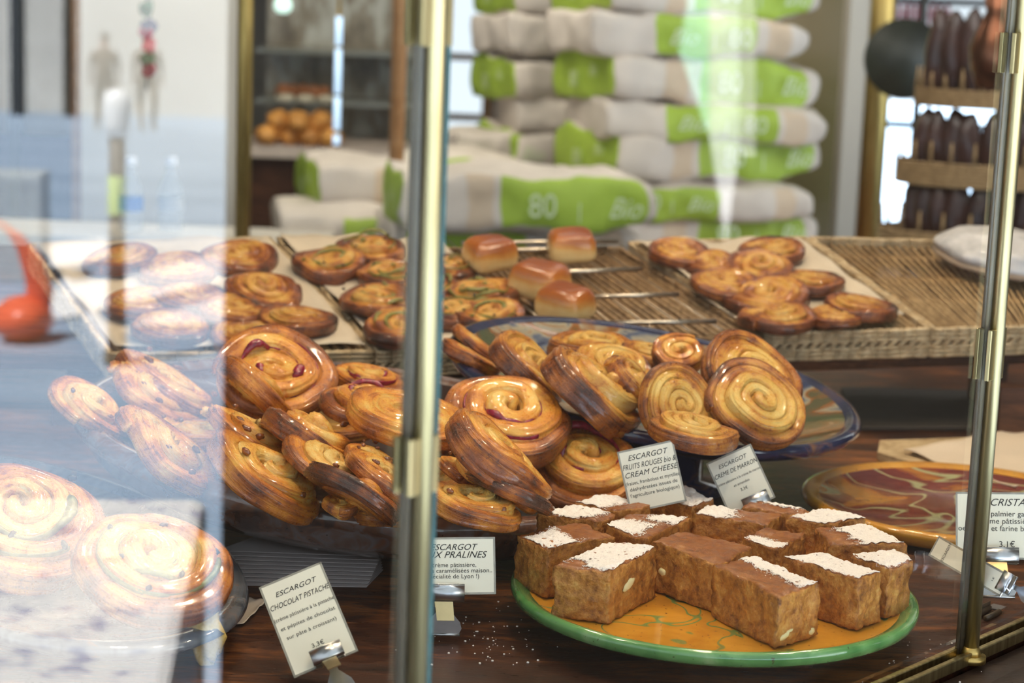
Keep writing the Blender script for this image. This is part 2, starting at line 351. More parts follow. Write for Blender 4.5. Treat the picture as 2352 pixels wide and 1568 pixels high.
for u, v in ((-2.2, 1.5),):
    c = ppt((u+v)/2); wbuild(MB().box((c[0]-PN[0]*.006, c[1]-PN[1]*.006, .004), (v-u, .005, .012), ROTP), 'rail', M['brass'], bevel=.001); wbuild(MB().box((c[0]+PN[0]*.006, c[1]+PN[1]*.006, .004), (v-u, .005, .010), ROTP), 'rail', M['brass'], bevel=.001)
# masonry under the window, room shell
c = ppt(-.32); struct(MB().box((c[0]+PN[0]*.05, c[1]+PN[1]*.05, -.5), (3.75, .06, .75), ROTP).build('wall_front', M['darkfront']))
hood = [tuple(ppt(-2.3)[:2]), tuple(ppt(1.7)[:2]), (4.2, 5), (4.2, 11), (-4.2, 11), (-4.2, ppt(-2.3)[1])]
hood[0] = (hood[0][0]+PN[0]*.15, hood[0][1]+PN[1]*.15); hood[1] = (hood[1][0]+PN[0]*.15, hood[1][1]+PN[1]*.15)
struct(MB().prism(hood, 1.75, 1.95).build('ceiling', M['ceil']))
c = ppt(-.3); struct(MB().box((c[0], c[1], 1.53), (4.0, .12, .46), ROTP).build('trim_2', M['darkfront']))
struct(MB().prism([(-4.2, -1), (1.3, 2.6), (4.2, 4.8), (4.2, 11), (-4.2, 11)], -.95, -.86).build('floor', M['floor']))
struct(MB().box((-4.2, 5, .4), (.1, 12, 2.8)).build('wall_left', M['cream_wall']))
struct(MB().box((4.2, 8, .4), (.1, 6.2, 2.8)).build('wall_right', M['brown_wall']))
def xat(px, py, Y): return Q(px, py, Y)[0]
def rect(mb, x0, y0, x1, y1, Y, th=.05, mi=0):
    """upright box whose front covers the given picture rectangle at depth Y"""
    a = Q((x0+x1)/2, (y0+y1)/2, Y); A = Q(x0, (y0+y1)/2, Y); B = Q(x1, (y0+y1)/2, Y); T = Q((x0+x1)/2, y0, Y); Bo = Q((x0+x1)/2, y1, Y)
    return mb.box((a.x, Y+th/2, (T.z+Bo.z)/2), (B.x-A.x, th, T.z-Bo.z), mi=mi)
YB = 10.0
w1a, w1b, w2a, w2b = xat(1005, 200, YB), xat(1120, 200, YB), xat(1995, 200, YB), xat(2330, 200, YB)
bw = MB(); zb1 = Q(1060, 335, YB).z; zb2 = Q(2100, 530, YB).z
for x0, x1, z0, z1 in ((-4.2, w1a, -.9, 1.8), (w1b, w2a, -.9, 1.8), (w2b, 4.2, -.9, 1.8), (w1a, w1b, -.9, zb1), (w2a, w2b, -.9, zb2), (w1a, w1b, 1.4, 1.8), (w2a, w2b, 1.4, 1.8)):
    bw.box(((x0+x1)/2, YB+.05, (z0+z1)/2), (x1-x0, .1, z1-z0))
struct(bw.build('wall_back', M['brown_wall']))
def framed(name, x0, x1, z0, z1, Y, bars, mat):
    e = empty(name, ((x0+x1)/2, Y, z0)); struct(e); m = MB()
    for z in bars: m.box((0, 0, z-z0), (x1-x0, .05, .035))
    for x in (x0, x1): m.box((x-(x0+x1)/2, 0, (z1-z0)/2), (.05, .06, z1-z0))
    m.build('frame', mat, e)
framed('window_2', w1a, w1b, zb1, 1.4, YB-.03, [Q(1060, 130, YB).z, Q(1060, 268, YB).z, zb1], M['orangewood'])
framed('window_3', w2a, w2b, zb2, 1.4, YB-.03, [Q(2060, 285, YB).z, Q(2100, 2, YB).z, zb2], M['black'])
# cream partition on the left, olive wall on the right, pillars
x0, x1 = xat(185, 300, 5.2), xat(549, 300, 5.2)
struct(MB().box(((x0+x1)/2, 5.26, .4), (x1-x0, .1, 2.6)).build('wall_partition', M['cream_wall']))
x0, x1 = xat(1560, 300, 6.3), xat(1945, 300, 6.3)
struct(MB().box(((x0+x1)/2, 6.35, .4), (x1-x0, .1, 2.6)).build('wall_side', M['olive_wall']))
x0, x1 = xat(1935, 300, 6.1), xat(1992, 300, 6.1)
struct(MB().box(((x0+x1)/2, 6.16, .4), (x1-x0, .12, 2.6)).build('trim_3', M['cream_wall']))
def pole(name, px, py, Y, r, mat, label, cat, z0=-.86, z1=1.74):
    x = xat(px, py, Y); p = empty(name, (x, Y, z0)); 
    MB().tube((0, 0, 0), (0, 0, z1-z0), r, n=20).build('shaft', mat, p, True); MB().tube((0, 0, 0), (0, 0, .02), r*1.8, n=20).build('foot', mat, p, True)
    tag(p, label, cat); return p
pole('brass_post', 560, 280, 4.3, .017, M['brass_back'], 'slim brass post at the right edge of the cream wall, left of the sacks', 'post')
pole('brass_post', 2010, 280, 5.6, .036, M['brass_back'], 'thick brass door post beside the cream pillar, right of the sacks', 'post')
pole('wooden_post', 915, 200, 4.9, .019, M['orangewood'], 'orange brown wooden post just left of the nearest window post, behind the cabinet', 'post')
pole('wooden_post', 668, 200, 7.2, .022, M['orangewood'], 'pale wooden upright inside the back display cabinet', 'post')
# ------------------------------------------------------------ street that the glass reflects
gr = MB(); gx = [1.2, 3, 6, 9, 14, 22, 34, 44]; gz = [-.85, -.85, -.86, -.9, -1.05, -1.4, -2.05, -2.4]
vs = []; fs = []
for x, z in zip(gx, gz): vs += [(x, -30, z), (x, 30, z)]
for i in range(len(gx)-1): fs.append((2*i, 2*i+2, 2*i+3, 2*i+1))
vs2 = vs + [(x, y, z-.2) for x, y, z in vs]; n = len(vs)
fs += [tuple(n+i for i in f[::-1]) for f in fs]
gr.add(vs2, fs); st = gr.build('floor_street', M['street']); struct(st)
struct(MB().box((-6, -14, -.9), (14.4, 32, .1)).build('floor_pavement', M['street']))
struct(MB().box((42, 0, 3), (1, 60, 12)).build('wall_street', M['facade']))
e0 = RP(515, 700, 3.0); 
wd = MB(); wd.box((e0.x+.15, e0.y+1.6, .6), (.3, 3.2, 3.0))
struct(wd.build('wall_dark_reflection', M['darkfront']))  # unseen dark wall added so the glass reflects darkness beyond its edge
for nm, pts, c_, lb in (('white_streak_panel', [(1628, -60), (1700, -60), (1700, 330), (1668, 560), (1628, 300)], (.90, .90, .92), 'long white panel added on the dark wall to make a bright streak in the glass before the sacks'),
                         ('mint_streak_panel', [(1590, -60), (1627, -60), (1627, 310), (1585, 190), (1560, 120)], (.45, .85, .68), 'pale mint panel added beside the white one to tint the streak in the glass'),
                         ('lilac_streak_panel', [(1702, -60), (1735, -60), (1735, 360), (1702, 360)], (.50, .46, .50), 'dull lilac panel added right of the white one to edge the streak in the glass')):
    vs = []
    for x_, y_ in pts:
        d0 = ray(x_, y_); t0 = ((P0-EYE)@PN)/(d0@PN); h0 = EYE+d0*t0; r0 = d0-2*(d0@PN)*PN; k0 = (e0.x-.012-h0[0])/r0[0]; vs.append(Vector(h0+r0*k0))
    n_ = len(vs); m = MB(); m.add(vs+[v+Vector((.004, 0, 0)) for v in vs], [tuple(range(n_)), tuple(range(n_, 2*n_))[::-1]]+[(i, (i+1) % n_, n_+(i+1) % n_, n_+i) for i in range(n_)])
    tag(m.build(nm, plain(nm+'_finish', c_, .8)), lb, 'pennant')  # added panels, shaped and tinted to reflect as a bright streak
# tall bright and dark strips of the far facade
for i, (x0, x1, y0, y1) in enumerate(((30, 60, -60, 330), (150, 178, -60, 320))):
    a, b = RP(x0, y1, 41.0), RP(x1, y0, 41.0)
    o = MB().box(((a.x+b.x)/2-.2, (a.y+b.y)/2, (a.z+b.z)/2), (.4, abs(a.y-b.y), abs(b.z-a.z))).build('wall_shopfront', M['darkfront']); struct(o)
a, b = RP(0, 520, 30.0), RP(190, 330, 30.0)
o = MB().box(((a.x+b.x)/2, (a.y+b.y)/2, (a.z+b.z)/2), (1.5, abs(a.y-b.y), abs(b.z-a.z))).build('market_stall', plain('dark_blue_canvas', (.08, .09, .15), .7)); tag(o, 'dark blue market stall across the street, seen in the glass', 'stall')
MATS_P = [plain('taupe_coat', (.16, .12, .09), .8), plain('skin', (.55, .33, .24), .5), plain('dark_hair', (.04, .03, .02), .6), plain('charcoal_clothes', (.035, .03, .035), .8), plain('brown_trousers', (.20, .16, .12), .8)]
def person(loc, h, face, coat, legs, label, step=.0):
    """one skinned body with hair; facing direction 'face' (radians)"""
    k = h/1.75; root = empty('person', loc, face); tag(root, label, 'person')
    J = [((0, 0, .95), .15), ((0, 0, 1.12), .14), ((0, 0, 1.32), .17), ((0, 0, 1.46), .085), ((0, 0, 1.53), .055), ((0, .01, 1.62), .085), ((0, .0, 1.70), .08),
         ((.10, 0, .90), .105), ((.11, step, .50), .065), ((.12, -step*.3, .09), .045), ((.13, .12-step*.3, .03), .04),
         ((-.10, 0, .90), .105), ((-.11, -step, .50), .065), ((-.12, step, .09), .045), ((-.13, .12+step, .03), .04),
         ((.20, 0, 1.40), .062), ((.25, -.02, 1.13), .045), ((.25, .08, .90), .032), ((.24, .11, .81), .034),
         ((-.20, 0, 1.40), .062), ((-.25, -.02, 1.13), .045), ((-.25, .08, .90), .032), ((-.24, .11, .81), .034)]
    E_ = [(0, 1), (1, 2), (2, 3), (3, 4), (4, 5), (5, 6), (0, 7), (7, 8), (8, 9), (9, 10), (0, 11), (11, 12), (12, 13), (13, 14), (2, 15), (15, 16), (16, 17), (17, 18), (2, 19), (19, 20), (20, 21), (21, 22)]
    me = bpy.data.meshes.new('body'); me.from_pydata([tuple(c*k for c in p) for p, r in J], E_, []); o = link('body', me, root)
    for m in (coat, MATS_P[1], legs): me.materials.append(m)
    sk = o.modifiers.new('skin', 'SKIN'); sk.use_smooth_shade = True
    for v, (p, r) in zip(me.skin_vertices[0].data, J): v.radius = (r*k, r*k)
    me.skin_vertices[0].data[0].use_root = True
    ss = o.modifiers.new('sub', 'SUBSURF'); ss.levels = 1; ss.render_levels = 1
    dg = bpy.context.evaluated_depsgraph_get(); dg.update(); nm = bpy.data.meshes.new_from_object(o.evaluated_get(dg)); o.modifiers.clear(); o.data = nm
    nm.materials.clear()
    for m in (coat, MATS_P[1], legs): nm.materials.append(m)
    for p in nm.polygons:
        z = p.center.z/k; x = abs(p.center.x)/k
        p.material_index = 1 if (z > 1.50 or (z < .86 and z > .7 and x > .2)) else (2 if z < .88 else 0)
        p.use_smooth = True
    hb = MB(); hb.blob((0, -.012*k, 1.68*k), (.088*k, .098*k, .095*k), 3, 2, .1); hb.build('hair', MATS_P[2], root, True)
    return root
for px, hw, seed, lab in ((240, 0, 1, 'person in a taupe coat across the street, left of the two reflected in the glass'), (338, 0, 2, 'person in a taupe coat walking across the street, right of the two reflected')):
    f = RP(px, 300, 34); person((f.x, f.y, f.z), 1.62, R(90 if seed == 1 else 75), MATS_P[0], MATS_P[4], lab, .05 if seed == 1 else .14)
# bollard
f = RP(268, 815, 7.2); bt = empty('street_bollard', (f.x, f.y, -.86)); tag(bt, 'brown street bollard with a white domed top, seen in the glass', 'bollard')
h = RP(268, 200, 7.2).z+.86
MB().lathe([(.0, 0), (.045, 0), (.045, .03), (.033, .06), (.028, h*.5), (.028, h-.14), (.0, h-.14)], 20).build('shaft', M['bollard'], bt, True)
MB().lathe([(.0, h-.17), (.034, h-.17), (.044, h-.13), (.05, h-.07), (.048, h-.03), (.03, h-.005), (0, h)], 20).build('domed_top', M['white'], bt, True)
MB().lathe([(.031, h*.55), (.032, h*.56), (.032, h*.68), (.031, h*.69)], 20).build('sticker', plain('yellow_green_sticker', (.65, .8, .25), .5), bt, True)
# painted stripes on the paving
def ground(x):
    for k in range(len(gx)-1):
        if x <= gx[k+1]: u = max(0, (x-gx[k])/(gx[k+1]-gx[k])); return gz[k]*(1-u)+gz[k+1]*u
    return gz[-1]
def RG(px, py):
    d = 2.0
    while d < 60:
        q = RP(px, py, d)
        if q.z <= ground(q.x): return Vector((q.x, q.y, ground(q.x)))
        d += .04
    return q
for pts, lb in (([(-60, 600), (240, 548), (262, 596), (-60, 655)], 'farthest white painted stripe on the street, seen in the glass'),
                ([(-60, 715), (505, 590), (512, 655), (-60, 785)], 'middle white painted stripe on the street, seen in the glass'),
                ([(300, 752), (515, 685), (515, 750)], 'nearest white painted stripe on the street, seen in the glass'),
                ([(110, 600), (124, 600), (268, 800), (240, 812)], 'thin pale painted line running across the street stripes')):
    c_ = [RG(*p) for p in pts]; n_ = len(c_); m = MB()
    m.add([v+Vector((0, 0, .004)) for v in c_]+[v+Vector((0, 0, .012)) for v in c_], [tuple(range(n_))[::-1], tuple(range(n_, 2*n_))]+[(k, (k+1) % n_, n_+(k+1) % n_, n_+k) for k in range(n_)])
    tag(m.build('road_stripe', M['cloth']), lb, 'road marking', 'painted stripes on the street')
f = RG(55, 782); o_ = empty('plastic_seat', (f.x, f.y, f.z), 0); tag(o_, 'orange moulded seat with a tall curved back, seen in the glass', 'seat'); K = 1.72
MB().blob((0, 0, .05*K), (.09*K, .065*K, .05*K), 5, 3, .1).build('seat', M['orange'], o_, True)
pts = [(0, .03, .06), (0, .035, .12), (0, .015, .19), (0, -.02, .24), (0, -.06, .27)]; rr_ = [.026, .030, .028, .020, .006]; m = MB(); nn_ = 16; vs = []
for i_ in range(25):
    u = i_/24*4; k = min(3, int(u)); w_ = u-k; p_ = Vector(pts[k]).lerp(Vector(pts[k+1]), w_)*K; r_ = (rr_[k]*(1-w_)+rr_[k+1]*w_)*K
    for j_ in range(nn_): a_ = 2*math.pi*j_/nn_; vs.append(p_+Vector((.6*r_*math.sin(a_), r_*math.cos(a_), -.3*r_*math.cos(a_))))
m.add(vs, [(a*nn_+b, a*nn_+(b+1) % nn_, (a+1)*nn_+(b+1) % nn_, (a+1)*nn_+b) for a in range(24) for b in range(nn_)]+[tuple(range(24*nn_, 25*nn_))]); m.build('backrest', M['orange'], o_, True)
f = RP(170, 1420, 2.7); fy = RP(425, 1420, 2.7).y; m = MB(); m.box((f.x+.12, fy-.55, (f.z-.86)/2+.0), (1.04, 1.1, abs(f.z+.86)))
tag(m.build('stone_bench', M['stone'], bevel=.02), 'pale speckled stone block beside the window, seen in the glass', 'bench')
f = RG(-10, 640); dd_ = (f-Vector(RP(-10, 640, 0.))).length; zt_ = RP(50, 392, dd_).z; MBx = MB().box((f.x, f.y, (zt_+f.z)/2), (.35, .44*dd_/9, zt_-f.z)); tag(MBx.build('menu_stand', plain('pale_grey_panel', (.5, .55, .58), .5), bevel=.01), 'pale grey cabinet standing in the street behind the orange seat, seen in the glass', 'cabinet')
# ------------------------------------------------------------ pastries
def escargot_mesh(name, Rr, H, turns, seed, mat, bake=0., oval=1., warp=.10, M_=42, rim_dark=.04):
    """spiral of laminated dough as a swept strip; bake attribute drives browning, uv runs along the dough"""
    N = int(80*turns); p = Rr/(turns+.42); th0 = seed*1.3
    vs = []; bake_ = []; uvs = []
    for i in range(N+1):
        s = i/N; th = s*turns*2*math.pi
        r = p*(.30 + th/(2*math.pi))
        tail = max(0, (s-(1-.35/turns))/(.35/turns)); w_ = p*.60*(1-.65*tail**1.5); w_ *= (1+.16*noise.noise(Vector((s*7, seed, 0)))); r -= p*.28*tail
        if s < .06: w_ *= .6+.4*s/.06
        hh = H*(.82+.30*noise.noise(Vector((s*6, seed*2.1, 3)))) * (1+.12*math.cos(s*math.pi)) * (1-.25*tail)
        if s > 1-1/turns: hh *= .96
        wob = 1+warp*noise.noise(Vector((math.cos(th)*1.2, math.sin(th)*1.2, seed)))
        cx, cy = r*math.cos(th+th0)*wob*oval, r*math.sin(th+th0)*wob
        rx, ry = math.cos(th+th0), math.sin(th+th0)
        for j in range(M_):
            a = 2*math.pi*j/M_; ca, sa = math.cos(a), math.sin(a)
            q = .62; x = w_*math.copysign(abs(ca)**q, ca); z = hh/2+hh/2*math.copysign(abs(sa)**q, sa)
            fa, fb = math.cos(a)*3.2, math.sin(a)*3.2
            lam = (.5-abs(noise.noise(Vector((fa*1.3+seed, fb*1.3, s*turns*1.5))))*2.4)*.75+noise.noise(Vector((fa*2.6+seed, fb*2.6, s*turns*2.6)))*.7
            lam += .45*noise.noise(Vector((fa*4.5, fb*4.5, s*turns*6+seed)))
            k = p*.125*lam
            x += k*ca; z += k*sa*.9
            x += .10*z*math.sin(th*1.0+seed)*.4
            zz = max(z, 0) + (.05*H*noise.noise(Vector((cx*30, cy*30, seed))))
            # gentle dome
            zz *= 1.04-.10*(r/Rr)**2
            zz += Rr*warp*1.6*noise.noise(Vector((cx*11, cy*11, seed+.5)))+Rr*warp*1.2*(cx/Rr)**2*(1 if seed % 2 else -.6)
            vs.append((cx+rx*x*oval, cy+ry*x, zz))
            rr = (r+x)/Rr
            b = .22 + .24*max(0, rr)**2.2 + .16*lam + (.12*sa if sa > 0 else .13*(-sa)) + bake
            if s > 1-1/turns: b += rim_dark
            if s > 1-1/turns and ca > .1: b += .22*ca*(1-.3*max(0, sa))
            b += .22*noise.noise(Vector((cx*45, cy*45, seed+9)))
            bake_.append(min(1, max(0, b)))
    fs = []; fu = []
    for i in range(N):
        for j in range(M_):
            j2 = (j+1) % M_; fs.append((i*M_+j, (i+1)*M_+j, (i+1)*M_+j2, i*M_+j2))
            u0 = i/N*turns*3; u1 = (i+1)/N*turns*3; v0 = j/M_*2; v1 = (j+1)/M_*2
            fu += [u0, v0, u1, v0, u1, v1, u0, v1]
    fs.append(tuple(range(M_))); fu += [0]*(2*M_); fs.append(tuple(range(N*M_, (N+1)*M_))[::-1]); fu += [0]*(2*M_)
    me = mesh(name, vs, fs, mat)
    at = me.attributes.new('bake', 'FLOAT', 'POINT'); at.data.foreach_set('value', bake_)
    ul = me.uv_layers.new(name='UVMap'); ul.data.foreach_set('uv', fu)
    return me
def ribbon_mesh(name, Rr, H, turns, seed, mat, size, oval=1., z=.82):
    """one band of filling lying in the groove between the coils, welling up here and there"""
    m_ = 8; N = int(60*turns); p = Rr/(turns+.42); vs = []; fs = []; s1 = 1-1.25/turns
    for i in range(N+1):
        s_ = .02+(s1-.02)*i/N; th = s_*turns*2*math.pi; r = p*(.30+th/(2*math.pi))+p*.5
        e = max(0, noise.noise(Vector((s_*15, seed*2.3, 5)))-.02)
        w_ = size*(.25+1.9*e); zc = H*(z-.26+.75*min(.40, e))+size*.3*noise.noise(Vector((s_*60, seed, 1)))
        c_, q_ = math.cos(th+SEEDROT(seed)), math.sin(th+SEEDROT(seed))
        for j in range(m_):
            a_ = 2*math.pi*j/m_; x = w_*math.cos(a_)*(1+.4*noise.noise(Vector((s_*80, j, seed)))); zz = size*.8*math.sin(a_)
            vs.append(((r+x)*c_*oval, (r+x)*q_, zc+zz))
    for i in range(N):
        for j in range(m_): fs.append((i*m_+j, (i+1)*m_+j, (i+1)*m_+(j+1) % m_, i*m_+(j+1) % m_))
    fs += [tuple(range(m_)), tuple(range(N*m_, (N+1)*m_))[::-1]]
    return mesh(name, vs, fs, mat)
def SEEDROT(seed): return seed*1.3
def bit_meshes(name, Rr, H, turns, seed, mat, count, size, z):
    out = []; p = Rr/(turns+.42); r_ = random.Random(seed*17+3)
    for k in range(count):
        s_ = .15+.62*(k+.5)/count; th = s_*turns*2*math.pi+r_.uniform(-.3, .3); r = p*(.30+th/(2*math.pi))+p*.45; m = MB()
        m.blob((r*math.cos(th+seed*1.3), r*math.sin(th+seed*1.3), H*z), (size*r_.uniform(.9, 1.6), size*.7, size*.7), k+seed, 2, .4, rot=Matrix.Rotation(th+seed, 3, 'Z'))
        out.append(mesh(name, m.v, m.f, mat))
    return out
KIND = {}
def kind(key, Rr, H, turns, seeds, mat, fill=None, oval=1., bake=0.):
    KIND[key] = []
    for sd in seeds:
        d = [('dough', escargot_mesh('dough', Rr, H, turns, sd, M[mat], bake, oval))]
        for nm, mt, cnt, sz, z in (fill or ()):
            if cnt == 0: d.append((nm, ribbon_mesh(nm, Rr, H, turns, sd, M[mt], sz, oval, z)))
            else: d += [(nm, me) for me in bit_meshes(nm, Rr, H, turns, sd, M[mt], cnt, sz, z)]
        KIND[key].append(d)
kind('red', .056, .030, 3.0, (1, 2, 3), 'dough', [('berry_filling', 'berry', 0, .0042, .98)], 1.0, .03)
kind('plain', .050, .026, 4.2, (4, 5, 6), 'dough_pale')
kind('tray', .050, .024, 3.6, (7, 8), 'dough_tray')
kind('green', .052, .026, 3.4, (9, 10, 11), 'dough_tray', [('pistachio_cream', 'pistachio', 0, .0030, .96), ('chocolate_chip', 'choc', 4, .0024, .90)])
kind('big', .066, .030, 3.6, (12, 13), 'dough', [('pistachio_cream', 'pistachio', 0, .0034, .98), ('chocolate_chip', 'choc', 8, .0034, .88)])
kind('praline', .056, .026, 2.4, (14, 15, 16), 'dough', [('praline_piece', 'praline', 4, .0040, .88)], 1.0, -.08)
kind('side', .054, .034, 2.6, (17, 18), 'dough', None, 1.0, -.01)
kind('dark', .056, .026, 2.3, (19, 20), 'dough_dark', [('praline_piece', 'praline', 3, .004, .88)], 1.0, .02)
def place(key, var, px, py, z, a, c, ang=0., s=1, label='', group=None, flip=False, yaw=None, tray=False, sy=1., sz=1., cat='pastry', name='escargot_pastry', centre=True):
    """pastry whose disc shows as an ellipse of half-length a pixels tilted by ang degrees, c = cosine between its face and the view"""
    q = P(px, py, z); dist = (q-Vector(EYE)).length; v = Vector(-ray(px, py)); base = {'red': .056, 'plain': .050, 'tray': .050, 'green': .052, 'big': .066, 'praline': .056, 'side': .054, 'dark': .056}[key]
    sc = a*dist/F/base/1.0
    A = R(ang); E_ = Vector(RT*math.cos(A) - UP*math.sin(A)); M2 = Vector(RT*math.sin(A)+UP*math.cos(A))
    if tray:
        q = MT @ TP(px, py, .016); dist = (q-Vector(EYE)).length; sc = a*dist/F/base; N = (MT.to_3x3() @ Vector((.05*math.sin(px), .05*math.cos(py), 1))).normalized(); E_ = Vector((math.cos(yaw), math.sin(yaw), 0))
    elif yaw is not None: N = Vector((0, 0, 1)); E_ = Vector((math.cos(yaw), math.sin(yaw), 0))
    else: N = (v*c + M2*(s*math.sqrt(1-c*c))).normalized()
    if flip: N = -N
    E_ = (E_-N*E_.dot(N)).normalized(); Y = N.cross(E_)
    H = .028*sc*sz
    loc = q - N*(H*.5 if centre else 0)
    root = empty(name); rz = Matrix.Rotation(var*1.9+px*.013, 4, 'Z')
    S = Matrix.Diagonal((sc, sc*1.0, sc*sz, 1))
    B = Matrix(((E_.x, Y.x, N.x, loc.x), (E_.y, Y.y, N.y, loc.y), (E_.z, Y.z, N.z, loc.z), (0, 0, 0, 1)))
    root.matrix_world = B
    dough = None
    for nm, me in KIND[key][var % len(KIND[key])]:
        if dough is None: dough = o = link(nm, me, root); o.matrix_local = Matrix.Diagonal((1, sy, 1, 1)) @ rz @ S
        else: link(nm, me, dough)
    tag(root, label, cat, group)
    return root
GT = 'golden swirl pastries heaped on the terracotta platter'
T_ = [ # key var px py z a c ang s flip sy sz label
 ('red', 0, 625, 865, .135, 146, 0.68, 14, 1, False, 1, 1.0, 'large red-berry swirl pastry standing at the top left of the terracotta platter'),
 ('red', 1, 845, 872, .125, 92, 0.23, 12, 1, False, 1, 1.0, 'red-berry swirl pastry peeping out behind, just left of the nearest brass post'),
 ('red', 2, 850, 925, .125, 116, 0.25, 6, 1, False, 1, .9, 'red-berry swirl pastry lying flat under the browned one beside the nearest post'),
 ('side', 0, 578, 892, .135, 107, 0.11, 42, -1, True, 1, 1.0, 'dark brown pastry seen from its browned underside, leaning on the large berry swirl'),
 ('praline', 0, 395, 870, .115, 136, 0.06, 31, 1, False, 1, .9, 'pale golden pastry on edge, the highest one in the reflection'),
 ('praline', 1, 350, 905, .11, 127, 0.06, 35, 1, False, 1, .9, 'pale golden pastry on edge, second from the top in the reflection'),
 ('praline', 2, 215, 935, .11, 105, 0.17, 40, 1, False, 1, 1.0, 'glossy pastry at the far left tip of the terracotta platter'),
 ('praline', 1, 385, 1030, .105, 139, 0.13, 40, 1, False, 1, 1.0, 'large pale pastry slanting down inside the reflection, above the platter rim'),
 ('praline', 2, 575, 988, .118, 127, 0.06, 32, 1, False, 1, .9, 'slim golden pastry on edge crossing the border of the reflection'),
 ('side', 1, 712, 998, .118, 119, 0.08, 33, -1, True, 1, 1.1, 'brown pastry on edge with a burnt dark lip, left of the nearest post'),
 ('praline', 0, 920, 985, .12, 148, 0.31, 17, 1, True, 1, 1.0, 'pastry showing its browned swirl base, partly behind the nearest brass post'),
 ('praline', 1, 612, 1086, .10, 151, 0.15, 39, 1, False, 1, 1.15, 'pale green-tinged pastry with fluted top in the front left of the heap'),
 ('praline', 2, 765, 1068, .105, 119, 0.06, 32, 1, False, 1, .9, 'light golden pastry tip between the fluted one and the dark burnt one'),
 ('dark', 0, 822, 1134, .095, 129, 0.13, 29, -1, True, 1, 1.0, 'dark burnt glossy pastry leaning at the front rim, left of the nearest post'),
 ('praline', 0, 895, 1084, .105, 111, 0.11, 30, 1, False, 1, .9, 'bright yellow pastry just left of the nearest post, above the burnt one'),
 ('side', 0, 1145, 1050, .12, 148, 0.09, 43, 1, True, 1, 1.2, 'long caramel coloured pastry on edge with fine layers, right of the nearest post'),
 ('praline', 2, 1075, 1081, .10, 91, 0.13, 26, 1, False, 1, .9, 'small browned pastry tucked beneath the long caramel coloured one'),
 ('dark', 1, 1168, 1118, .10, 111, 0.13, 27, -1, True, 1, 1.0, 'blackened pastry at the right end of the terracotta platter'),
 ('praline', 1, 1085, 1154, .092, 121, 0.17, 19, 1, False, 1, 1.1, 'pale layered pastry on the front rim right of the nearest post'),
 ('red', 1, 1162, 955, .12, 157, 0.56, 12, 1, False, 1, 1.0, 'large glossy berry swirl with a dark browned rim, right of the nearest post'),
 ('red', 2, 1345, 1062, .078, 144, 0.62, 4, 1, False, 1, 1.0, 'large red-berry swirl pastry directly behind the fruits rouges card'),
 ('side', 1, 780, 1167, .085, 45, 0.23, 8, 1, True, 1, 1.3, 'tiny pale pastry end lying on the front rim of the terracotta platter'),
 ('praline', 0, 855, 1045, .11, 65, 0.23, 20, 1, False, 1, 1.1, 'little golden pastry piece wedged beside the nearest post'),
]
for k, v, px, py, z, a, c, ang, s, fl, sy, sz, lab in T_:
    place(k, v, px, py, z, a, c, ang, s, lab, GT if k != 'red' else 'red-berry swirl pastries', fl, sy=sy, sz=sz)
for v_, px, py, z, a, yw in ((0, 470, 985, .092, 120, .4), (1, 700, 1050, .08, 120, 1.4), (2, 545, 1065, .078, 105, 2.4), (0, 760, 960, .088, 110, .9), (1, 990, 1110, .072, 110, 2.0), (2, 1080, 1010, .08, 110, .1), (0, 880, 1160, .068, 95, 1.1), (1, 1230, 1040, .07, 95, .6), (2, 330, 960, .095, 90, .2)):
    place('praline', v_, px, py, z, a, .5, yaw=yw, label='browned pastry of the lower layer, glimpsed between the upper ones on the terracotta platter', group='lower layer of pastries on the terracotta platter')
GB = 'chestnut cream swirls on the blue platter'
B_ = [
 ('plain', 0, 1740, 925, .137, 121, 0.76, 38, 1, False, 1, 1, 'large round golden swirl leaning at the front right of the blue platter'),
 ('plain', 1, 1560, 930, .135, 100, 0.80, 60, 1, False, 1, 1, 'round golden swirl just left of the largest one on the blue platter'),
 ('plain', 2, 1738, 852, .155, 128, 0.62, 40, 1, False, 1, 1.1, 'tall golden swirl standing behind the largest one on the blue platter'),
 ('plain', 0, 1375, 890, .14, 140, 0.17, 45, 1, False, 1, 1.3, 'narrow swirl pastry tilted on edge with a pale oval face, middle of the blue platter'),
 ('plain', 1, 1218, 845, .14, 108, 0.23, 43, 1, False, 1, 1.2, 'yellow swirl pastry tilted on edge at the left of the blue platter'),
 ('side', 0, 1095, 792, .14, 76, 0.06, 38, 1, True, 1, .8, 'brown pastry edge farthest left on the blue platter, upper one'),
 ('side', 1, 1082, 832, .135, 80, 0.07, 27, 1, True, 1, .9, 'brown pastry edge farthest left on the blue platter, lower one'),
 ('plain', 2, 1365, 785, .15, 104, 0.23, 8, 1, False, 1, 1.1, 'swirl pastry lying at the back of the blue platter under the wire rack'),
 ('plain', 0, 1415, 840, .15, 98, 0.46, 20, 1, False, 1, 1, 'half hidden swirl in the centre of the blue platter'),
 ('plain', 1, 1460, 880, .142, 86, 0.25, 55, 1, False, 1, 1.1, 'small swirl tilted between the narrow one and the round one'),
 ('side', 1, 1562, 822, .15, 62, 0.71, 0, 1, True, 1, 1.6, 'dark brown knobbly pastry at the back middle of the blue platter'),
 ('plain', 2, 1490, 802, .148, 66, 0.28, 8, 1, False, 1, 1, 'small piece of swirl behind the dark brown knobbly pastry'),
 ('plain', 0, 1590, 985, .125, 108, 0.17, 8, 1, False, 1, 1, 'swirl pastry lying flat beneath the two round ones in front'),
]
for k, v, px, py, z, a, c, ang, s, fl, sy, sz, lab in B_: place(k, v, px, py, z, a, c, ang, s, lab, GB, fl, sy=sy, sz=sz)
